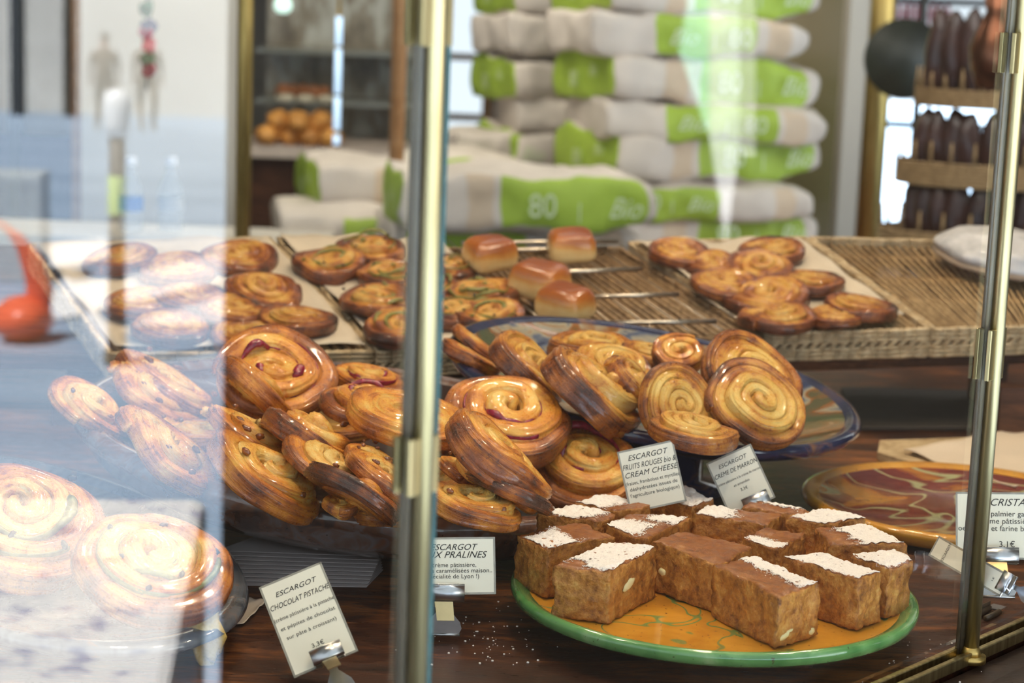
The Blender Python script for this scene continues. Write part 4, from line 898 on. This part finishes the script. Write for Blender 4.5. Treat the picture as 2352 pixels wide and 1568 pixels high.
c5 = card((2178, 1130), (2412, 1132), (2196, 1282), 1.715, 1.705, [('SACRISTAIN', .80, .105, HAND), ('(pâte à palmier garnie de', .64, .078, 0), ('crème pâtissière,', .53, .078, 0), ('oeufs, lait et farine biologique)', .42, .078, 0), ('3,1€', .18, .085, 0)], 'cream price card reading sacristain, at the far right')
clip(D(2290, 1276, 1.703), c5[1], c5[2], c5[3], .036, 'bulldog clip gripping the sacristain card')
c6 = card((2160, 1226), (2184, 1182), (2297, 1370), 1.66, 1.56, [('ESCARGOT', .80, .30, HAND), ('(sur pâte à croissant)', .38, .15, 0), ('1€', .15, .2, 0)], 'narrow price card turned edgewise, leaning across the right brass post')
clip(D(2312, 1338, 1.555), c6[1], c6[2], c6[3], .016, 'bulldog clip at the tip of the narrow edgewise card', gold=False)
q = P(2280, 1408, .004); lc = empty('loose_clip', (q.x, q.y, 0), .9); tag(lc, 'loose bulldog clip lying flat on the table beside the right brass post', 'clip')
m = MB(); m.box((0, 0, .003), (.026, .003, .0012), Matrix.Rotation(.1, 3, 'Z')); m.box((0, .009, .008), (.026, .0012, .004)); m.tube((-.013, -.0, .0025), (.013, 0, .0025), .0025, n=10); m.tube((-.013, .01, .0035), (.013, .01, .0035), .0035, n=10)
m.build('jaw', M['brown_metal'], lc, True); MB().box((.018, .005, .004), (.014, .012, .001)).build('wing', M['steel'], lc)
# ------------------------------------------------------------ papers, crumbs, small things
ps = empty('paper_stack', (0, 0, 0)); tag(ps, 'fanned stack of white paper sheets under the terracotta platter', 'paper')
for k in range(9):
    d = k*3.0; pts = [plan(520-d, 1345-k*6, 0), plan(842+k*4, 1350-k*5, 0), plan(880-k*1, 1310-k*2, 0), plan(640+d, 1235, 0), ]
    c = [Vector((x, y, 0)) for x, y in pts]; 
    MB().add([v+Vector((0, 0, .0015*k+.0006)) for v in c]+[v+Vector((0, 0, .0015*k+.0011)) for v in c], [(3, 2, 1, 0), (4, 5, 6, 7), (0, 1, 5, 4), (1, 2, 6, 5), (2, 3, 7, 6), (3, 0, 4, 7)]).build('sheet', M['paper_grey'], ps)
o = sheet([plan(455, 1455, 0), plan(560, 1440, 0), plan(610, 1390, 0), plan(520, 1370, 0)], .0012, 'torn beige paper scrap on the table between the grey plate and the pistache card', M['paper'], 'paper_scrap', curl=.004, cat='paper')
pb = MB(); pb.prism([plan(2015, 1045, .006), plan(2240, 1112, .006), plan(2420, 1100, .006), plan(2400, 1005, .006), plan(2020, 1018, .006)][::1], .0, .010)
tag(pb.build('straw_board', M['straw'], bevel=.001), 'thin straw coloured board under the cream paper at right', 'board')
sheet([plan(2075, 1042, .01), plan(2330, 1128, .01), plan(2460, 1040, .01), plan(2330, 992, .01)], .0115, 'cream paper sheet on the straw board behind the burgundy plate', M['paper'], 'cream_paper', curl=.006, seed=5, cat='paper')
db = MB(); db.prism([plan(1960, 990, .0), plan(2330, 990, .0), plan(2240, 905, 0), plan(1930, 900, 0)], 0, .006)
tag(db.build('slate_board', plain('grey_slate', (.05, .038, .03), .7), bevel=.002), 'flat grey brown board on the table under the raised shelf, right of the blue platter', 'board')
cr = MB()
for k in range(130):
    if k < 90: px, py = 1030+rnd.gauss(80, 90), 1440+rnd.gauss(20, 40)
    else: px, py = 1900+rnd.gauss(150, 120), 1500+rnd.gauss(0, 40)
    q = P(px, py, .001); 
    if (q - Vector((.171, 1.534, q.z))).length < .14: continue
    s_ = rnd.uniform(.0003, .0011); cr.blob((q.x, q.y, s_*.5), (s_, s_, s_*.7), k, 1, .3)
tag(cr.build('crumbs', M['sugar']), 'scattered sugar crumbs on the dark tabletop in front of the green-rimmed plate', 'crumbs', kind='stuff')
q = P(470, 1490, .012); ck = MB(); ck.blob((q.x, q.y, .022), (.013, .010, .024), 8, 3, .5); tag(ck.build('pastry_piece', M['dough_pale'], smooth=True), 'crumpled pale pastry piece on the table below the grey plate', 'pastry')
# ------------------------------------------------------------ flour sacks
def sack_mesh(key, L, Wd, H, g0, g1, endg, seed):
    nu, nv, nw = 36, 14, 8; bm = bmesh.new(); g = {}
    def vtx(i, j, k):
        if (i, j, k) in g: return g[(i, j, k)]
        x, y, z = i/nu*2-1, j/nv*2-1, k/nw*2-1
        # pillow: thickness shrinks toward ends, corners pinch
        tx = 1-(.28 if x > 0 else .10)*abs(x)**5; ty = 1-.16*abs(y)**4
        px = L/2*x*(1-(.06 if x > 0 else .015)*abs(z)**3); py = Wd/2*y*(1-(.06 if x > 0 else .0)*abs(x)**6)*(1-.05*abs(z)**3); pz = H/2*z*tx*ty
        q = Vector((px, py, pz)); d = Vector((noise.noise(q*8+Vector((seed, 0, 0))), noise.noise(q*8+Vector((0, seed, 4))), noise.noise(q*7+Vector((2, 3, seed)))))
        d2 = Vector((noise.noise(q*26+Vector((seed, 0, 0))), noise.noise(q*26+Vector((0, seed, 4))), noise.noise(q*26+Vector((2, 3, seed)))))
        q += Vector((d.x*.014, d.y*.024, d.z*.022)) + d2*.006
        g[(i, j, k)] = bm.verts.new(q); return g[(i, j, k)]
    def fc(a, mi): f = bm.faces.new(a); f.material_index = mi; f.smooth = True
    for i in range(nu):
        xm = (i+.5)/nu; gr_ = 1 if g0 <= xm <= g1 else 0
        for k in range(nw):
            km = (k+.5)/nw; mi = gr_ if .06 < km < .95 else 0
            if not gr_ and .25 < xm-(.0 if g0 > .3 else .55) < .36: mi = 2
            fc((vtx(i, 0, k), vtx(i+1, 0, k), vtx(i+1, 0, k+1), vtx(i, 0, k+1)), mi); fc((vtx(i+1, nv, k), vtx(i, nv, k), vtx(i, nv, k+1), vtx(i+1, nv, k+1)), mi)
        for j in range(nv):
            fc((vtx(i, j, nw), vtx(i+1, j, nw), vtx(i+1, j+1, nw), vtx(i, j+1, nw)), 0); fc((vtx(i, j+1, 0), vtx(i+1, j+1, 0), vtx(i+1, j, 0), vtx(i, j, 0)), 0)
    for j in range(nv):
        for k in range(nw):
            fc((vtx(0, j+1, k), vtx(0, j, k), vtx(0, j, k+1), vtx(0, j+1, k+1)), endg); fc((vtx(nu, j, k), vtx(nu, j+1, k), vtx(nu, j+1, k+1), vtx(nu, j, k+1)), 0)
    me = bpy.data.meshes.new('sack_'+key); bm.to_mesh(me); bm.free()
    for m_ in (M['sack'], M['sack_green'], M['sack_tan']): me.materials.append(m_)
    return me
SL, SW, SH = .60, .40, .122
SK = {'A': sack_mesh('A', SL, SW, SH, .40, .96, 1, 1), 'A2': sack_mesh('A2', SL, SW, SH, .42, .94, 1, 5), 'B': sack_mesh('B', SL, SW, SH, .27, .78, 0, 3), 'B2': sack_mesh('B2', SL, SW, SH, .30, .76, 0, 8), 'C': sack_mesh('C', SL, SW, SH, .05, .50, 0, 11)}
tx80 = text_mesh('80', .075, 0); txb = text_mesh('Bio', .065, .4); txl = text_mesh('|', .06, 0)
for me in (tx80, txb, txl): me.materials.clear(); me.materials.append(M['white_ink'])
def sack(px, py, Y, key, label, yaw=20, dl=0, sc=1., group='flour sacks piled behind the trays', dz=0):
    """px,py: the picture position of the sack's near vertical edge, middle height"""
    q = Q(px, py, Y); a = R(yaw); ex = Vector((math.cos(a), math.sin(a), 0)); ey = Vector((-math.sin(a), math.cos(a), 0))
    c = q + ex*SL*sc/2 + ey*SW*sc/2
    r = empty('flour_sack', (c.x, c.y, c.z+dz), a); r.rotation_euler = (R(rnd.uniform(-2, 2)), R(rnd.uniform(-2.2, 1.6)), a+R(rnd.uniform(-3, 3))); tag(r, label, 'sack', group)
    o = link('paper_sack', SK[key], r); o.scale = (sc, sc, {'A': 1.16, 'A2': 1.16, 'B': .90, 'B2': .98, 'C': .86}[key])
    spots = {'A': (.54, .86), 'A2': (.54, .85), 'B': (.66, .37), 'B2': (.66, .40), 'C': (.15, .40)}[key]
    for me, u, s_ in ((tx80, spots[0], 1), (txb, spots[1], 1), (txl, (spots[0]*.55+spots[1]*.45), .8)):
        l = link('lettering', me, o, ((u-.5)*SL, -SW/2*1.035-.010, -.022), (R(90), 0, 0)); l.scale = (.9*s_, .9*s_, 1)
    if key in ('A', 'A2'):
        l = link('lettering', tx80, o, (-SL/2-.010, .04, -.03), (R(90), 0, R(-90))); l.scale = (.7, .7, .7)
        l = link('lettering', txb, o, (-SL/2-.010, -.09, -.0), (R(90), 0, R(-90))); l.scale = (.6, .6, .6)
    return r
YS = 5.0
# front right column, bottom to top
col = [(1410, 612, 'A'), (1405, 540, 'A2'), (1418, 470, 'C'), (1412, 366, 'A'), (1330, 283, 'B'), (1408, 180, 'A2'), (1255, 72, 'B2'), (1405, -20, 'A')]
col_l = ['bottom flour sack of the right pile, only its green stripe showing above the tray', None, 'lower flour sack of the right pile with the green band at its left end', 'flour sack in the right pile with the big white number, two above the lowest band', 'flour sack in the middle of the right pile whose green band sits in the centre', 'flour sack of the right pile with a pointed green tip sticking out right', 'flour sack of the right pile near the top with a bright lime band', 'topmost flour sack of the right pile cut by the top of the picture']
col = [(1410, 545, 'A2'), (1418, 470, 'C'), (1412, 362, 'A'), (1395, 283, 'B'), (1410, 183, 'A2'), (1345, 75, 'B2'), (1405, -28, 'A')]
labs = ['lowest flour sack of the right pile, showing only a thin green stripe above the trays', 'second lowest flour sack of the right pile, its green band at the left end',
 'flour sack of the right pile under the middle-banded one, with a large white number', 'flour sack of the right pile with its green band in the middle', 'flour sack of the right pile with a pointed tip sticking out to the right',
 'flour sack of the right pile directly under the topmost one, with a bright lime band', 'topmost flour sack of the right pile, cut by the upper picture edge']
for (px, py, k), lb in zip(col, labs): sack(px, py, YS, k, lb, yaw={'C': 14, 'B': 14, 'B2': 12}.get(k, 21), sc=.90 if k in 'C' else 1)
for (px, py, k), lb in zip([(1195, 350, 'A'), (1200, 265, 'B'), (1190, 180, 'A2'), (1160, 82, 'B2'), (1195, -25, 'A')],
 ['lowest flour sack of the left rear pile, resting on the long front sack', 'cream-ended flour sack of the left rear pile, just above its lowest', 'middle flour sack of the left rear pile with a green end', 'rounded cream flour sack bulging out at the left of the rear pile', 'topmost flour sack of the left rear pile, cut by the upper picture edge']):
    sack(px, py, YS+.62, k, lb, yaw=21 if 'A' in k else 14)
for px, py, Y, k, lb, sc in ((930, 470, 4.42, 'A', 'long flour sack lying in front behind the nearest brass post, green at both visible faces', 1.0), (722, 425, 5.1, 'A2', 'flour sack with a green end lying left of the long front one', 1.0), (905, 562, 4.6, 'C', 'flour sack under the long front one, only a cream strip visible', 1.05), (650, 530, 4.9, 'B', 'flour sack at the far left of the floor pile with a short green stripe', 1.0), (1050, 352, 5.6, 'B2', 'flour sack lying flat behind the long front one', .9)):
    sack(px, py, Y, k, lb, yaw=12, sc=sc)
zb = Q(1410, 545, YS).z-.062
pal = empty('low_platform', (.38, 5.25, -.86)); tag(pal, 'low wooden platform carrying the flour sacks, hidden behind the trays', 'platform')
MB().box((0, 0, (zb+.86)-.13), (1.6, 1.2, .05)).build('deck', M['orangewood'], pal)
for x in (-.7, 0, .7): MB().box((x, 0, (zb+.86-.155)/2), (.1, 1.2, zb+.86-.155)).build('bearer', M['orangewood'], pal)
# ------------------------------------------------------------ back cabinet, breads, far things
cz = Q(750, 338, 6.6).z; xa, xb = xat(560, 300, 6.6), xat(1000, 300, 6.6)
cb = empty('display_cabinet', ((xa+xb)/2, 6.9, -.86)); tag(cb, 'glass-fronted display cabinet with breads behind the left flour sacks', 'cabinet'); Wc = xb-xa; hc = cz+.86
MB().box((0, 0, hc/2-.02), (Wc, .56, hc-.04)).build('base', M['darkwood'], cb); MB().box((0, -.01, hc-.02), (Wc+.04, .62, .04)).build('worktop', plain('pale_worktop', (.62, .52, .44), .5), cb)
for u in (-.5, .5): MB().tube((Wc*u, -.27, hc), (Wc*u, -.27, 2.5), .014, n=12).build('upright', M['brass_back'], cb, True)
z2 = Q(700, 238, 6.8).z+.86; MB().box((0, .12, z2), (Wc, .3, .015)).build('glass_shelf', plain('grey_glass_shelf', (.22, .23, .2), .2), cb); z3 = Q(700, 120, 6.8).z+.86; MB().box((0, .12, z3), (Wc, .3, .015)).build('glass_shelf', plain('grey_glass_shelf2', (.22, .23, .2), .2), cb)
MB().box((0, .275, hc+.6), (Wc, .02, 1.2)).build('back_panel', (lambda t: (t.set(t.ramp(t.noise(t.coord('Object', (9, 9, 4)), 2, 4), [(.35, (.16, .13, .09)), (.5, (.32, .28, .21)), (.64, (.55, .55, .48))]), .3), t.m)[-1])(NT('mottled_mirror')), cb)
rb = random.Random(3)
for i in range(7):
    px = 615+i*24; q = Q(px, 318-(i % 2)*34, 6.62); m = MB(); m.blob((q.x, q.y+.02*(i % 3), cz+.032+(i % 2)*.05), (.042, .06, .036), i, 3, .2); tag(m.build('bread_loaf', M['bread'], smooth=True), 'orange crusted bread loaf in the heap on the back worktop', 'bread', 'orange bread loaves on the back worktop')
for i in range(5):
    px = 650+i*23; q = Q(px, 215, 6.9); m = MB(); m.blob((q.x, q.y, z2-.86+.035), (.026, .04, .026), i+9, 3, .2); tag(m.build('small_loaf', plain('russet_crust%d' % i, (.34, .13, .05), .5, 0, 18, .4), smooth=True), 'small russet loaf in the row on the back cabinet shelf', 'bread', 'small loaves on the cabinet shelf')
for i in range(3):
    q = Q(655+i*48, 228, 6.75); m = MB(); m.blob((q.x, q.y, z2-.86+.02), (.034, .04, .014), i+19, 3, .2); tag(m.build('pale_roll', plain('pale_crust%d' % i, (.6, .56, .42), .5, 0, 18, .2), smooth=True), 'pale flattened roll at the front of the back cabinet shelf', 'bread', 'pale rolls on the cabinet shelf')
x = xat(776, 180, 6.35); lt = empty('glint_column', (x, 6.35, cz)); tag(lt, 'slim vertical blue-white glowing strip on the back cabinet, imitating a window reflection', 'lamp')
zz = [Q(776, y, 6.35).z-cz for y in (332, 310, 298, 222, 215, 112, 104, 38)]
MB().tube((0, 0, 0), (0, 0, zz[-1]+.06), .006, n=10).build('rod', M['brass_back'], lt, True)
for a, b in ((0, 1), (2, 3), (4, 5), (6, 7)): MB().tube((0, 0, max(zz[a], .004)), (0, 0, zz[b]), .0105, n=14).build('glint_segment', emis('reflection_glow', (.55, .75, 1.0), 1.3), lt, True)  # emissive segments imitate a window's reflection along an edge, not a lamp
f = Q(850, 95, 9.3); person((f.x, 9.3, -.86), 1.50, R(180), MATS_P[3], MATS_P[3], 'person in dark clothing standing behind the back cabinet')
# back lamps: bright shades seen upper left of the wooden post
for px, py, s_, lb in ((850, 20, .055, 'large mint-white glass lamp shade hanging above the person in dark clothes'), (650, 12, .03, 'small round white lamp hanging inside the back cabinet')):
    q = Q(px, py, 8.6 if px > 700 else 6.5); r = empty('hanging_lamp', (q.x, q.y, q.z)); tag(r, lb, 'lamp'); MB().lathe([(0, -s_*.9), (s_*.6, -s_*.8), (s_, -s_*.3), (s_*.9, s_*.5), (s_*.3, s_)], 24).build('glass_shade', emis('lamp_glow%d' % px, (.72, 1, .90), 1.1), r, True); MB().tube((0, 0, s_), (0, 0, 1.74-q.z), .006, n=8).build('cord', M['black'], r)
# hanging garland and things in the left window zone
gl = empty('flower_garland', tuple(Q(338, 0, 4.9))); tag(gl, 'string of red and green paper flowers hanging before the cream wall', 'garland'); g0_ = Q(338, 0, 4.9)
MB().tube((0, 0, -.22), (0, 0, 1.74-g0_.z), .0025, n=6).build('string', M['black'], gl)
for i, (py, c_) in enumerate(((20, (.03, .12, .06)), (60, (.05, .05, .15)), (75, (.5, .05, .12)), (105, (.6, .04, .06)), (135, (.08, .15, .06)), (160, (.30, .02, .03)))):
    q = Q(338+4*(i % 2), py, 4.9)-g0_; MB().blob(q, (.019, .014, .019), i, 2, .6).build('paper_flower', plain('flower%d' % i, c_, .6), gl)
for i, (px, py, lb) in enumerate(((392, 450, 'clear tall bottle on the ledge before the cream wall, right one'), (300, 440, 'clear bottle with a blue label before the cream wall, left one'))):
    q = Q(px, 530, 4.7); bt = empty('water_bottle', (q.x, q.y, q.z)); tag(bt, lb, 'bottle', 'bottles before the cream wall'); gm = NT('clear_plastic%d' % i); gm.set((.75, .78, .8), .1); gm.b.inputs['Alpha'].default_value = .30
    MB().lathe([(0, 0), (.028, 0), (.030, .01), (.030, .10), (.012, .145), (.011, .165), (0, .165)], 24).build('bottle_body', gm.m, bt, True); MB().lathe([(.0305, .05), (.0305, .085)], 24).build('bottle_label', plain('bottle_label%d' % i, (.12, .25, .6) if i else (.6, .6, .6), .5), bt, True); MB().lathe([(.013, .16), (.013, .178), (0, .178)], 16).build('bottle_cap', M['white'], bt, True)
q = Q(340, 530, 4.8); lz = q.z; MB_ = MB().box((q.x, 4.8, (lz-.86)/2), (.9, .3, lz+.86)); tag(MB_.build('white_ledge', M['cream_wall'], bevel=.005), 'low cream ledge under the bottles before the cream wall', 'ledge')
# left opening behind the reflection: a glazed door with frame
x0, x1 = xat(-60, 200, 5.6), xat(182, 200, 5.6); dr = empty('door_1', ((x0+x1)/2, 5.6, -.86)); struct(dr)
for x in (-(x1-x0)/2, -.03, (x1-x0)/2): MB().box((x, 0, 1.25), (.035, .05, 2.5)).build('door_frame', M['orangewood'] if x > 0 else M['black'], dr)
MB().box((0, 0, .45), (x1-x0, .04, .9+Q(80, 330, 5.6).z)).build('door_panel', plain('dark_blue_panel', (.05, .05, .08), .5), dr)
# right background
x = xat(2078, 130, 5.2); zc = Q(2078, 135, 5.2).z; rd = empty('round_panel', (x, 5.2, -.86)); tag(rd, 'large dark round panel beside the thick brass door post', 'panel')
MB().tube((0, -.012, zc+.86), (0, .012, zc+.86), .105, n=48).build('disc', plain('dark_green_black', (.02, .024, .016), .5, 0, 5, .4), rd, True); MB().tube((.045, .02, 0), (.045, .02, 2.6), .010, n=12).build('thin_pole', M['black'], rd, True)
pk = empty('pink_striped_awning', tuple(Q(2100, 30, 11))); tag(pk, 'pink striped awning outside the far window', 'awning'); 
for i in range(9): q = Q(2040+i*17, 28+(i % 3)*6, 11)-Q(2100, 30, 11); MB().blob(q, (.018, .02, .085), i, 3, .1).build('pink_stripe', plain('pink%d' % i, (.75, .25, .30), .7), pk, True)
def basket_stand(px0, px1, py, hpx, Y, label, loaves):
    a, b = Q(px0, py, Y), Q(px1, py, Y); Rb = (b.x-a.x)/2; cx = (a.x+b.x)/2; hb = hpx*Y/F
    e = empty('wicker_basket', (cx, Y+Rb*.6, a.z-hb/2)); tag(e, label, 'basket', 'wicker baskets of dark baguettes')
    m = MB()
    for k in range(7): m.lathe([(Rb, hb*k/7), (Rb+.006, hb*(k+.5)/7), (Rb, hb*(k+1)/7), (Rb-.006, hb*(k+.5)/7), (Rb, hb*k/7)], 48, sy=.6)
    MB().lathe([(0, 0), (Rb, 0), (Rb, .008), (0, .008)], 40, sy=.6).build('basket_base', M['cane_dark'], e)
    for k in range(26):
        t_ = 2*math.pi*k/26; m.tube((Rb*math.cos(t_), Rb*.6*math.sin(t_), hb), (Rb*math.cos(t_)*1.0, Rb*.6*math.sin(t_), hb+.045), .005, .002, n=6)
    m.build('woven_band', M['cane'], e, True)
    for k in range(loaves):
        t_ = R(200)+R(140)*k/(loaves-1); x_, y_ = Rb*.82*math.cos(t_), Rb*.6*.82*math.sin(t_)
        Hh = loaves_h
        bm_ = MB(); bm_.blob((cx+x_+rb.uniform(-.01, .01), Y+Rb*.6+y_, a.z-hb/2+Hh/2+.01), (.030, .028, Hh/2), k+px0, 3, .15, rot=Matrix.Rotation(rb.uniform(-.05, .05), 3, 'Y'))
        tag(bm_.build('dark_baguette', M['dark_bread'], smooth=True), 'dark brown baguette standing upright in the '+('upper' if py < 250 else 'middle' if py < 450 else 'lower')+' wicker basket', 'bread', 'dark baguettes in the '+('upper' if py < 250 else 'middle' if py < 450 else 'lower')+' basket')
    return e
Yb = 4.2
loaves_h = .20
basket_stand(2128, 2520, 226, 42, Yb, 'upper wicker basket full of dark baguettes at the right edge', 9)
loaves_h = .155
basket_stand(2085, 2560, 402, 56, Yb, 'middle wicker basket of dark baguettes at the right edge', 11)
basket_stand(2050, 2600, 560, 50, Yb, 'lower wicker basket of dark baguettes behind the empty tray', 12)
bx = (Q(2050, 560, Yb).x+Q(2600, 560, Yb).x)/2; zz_ = Q(2300, 585, Yb).z
st_ = empty('basket_pedestal', (bx, Yb+.17, -.86)); tag(st_, 'dark wooden pedestal holding up the wicker baskets', 'stand'); MB().tube((0, 0, 0), (0, 0, zz_+.86-.03), .16, n=24).build('column', M['darkwood'], st_, True)
MB().tube((0, 0, zz_+.86-.03), (0, 0, 2.0), .02, n=12).build('centre_pole', M['darkwood'], st_, True)
q = Q(2285, 110, 3.9); cj = empty('copper_vessel', (q.x, q.y, q.z-.06)); tag(cj, 'shiny copper vessel above the upper wicker basket', 'vessel')
MB().lathe([(0, -.02), (.030, -.02), (.045, .02), (.05, .06), (.035, .10), (.022, .13), (.028, .16), (.0, .16)], 32).build('vessel_body', M['copper'], cj, True); MB().tube((0, 0, .16), (0, 0, 1.74-q.z+.06), .003, n=6).build('hanging_wire', M['black'], cj)
bpy.context.view_layer.update()
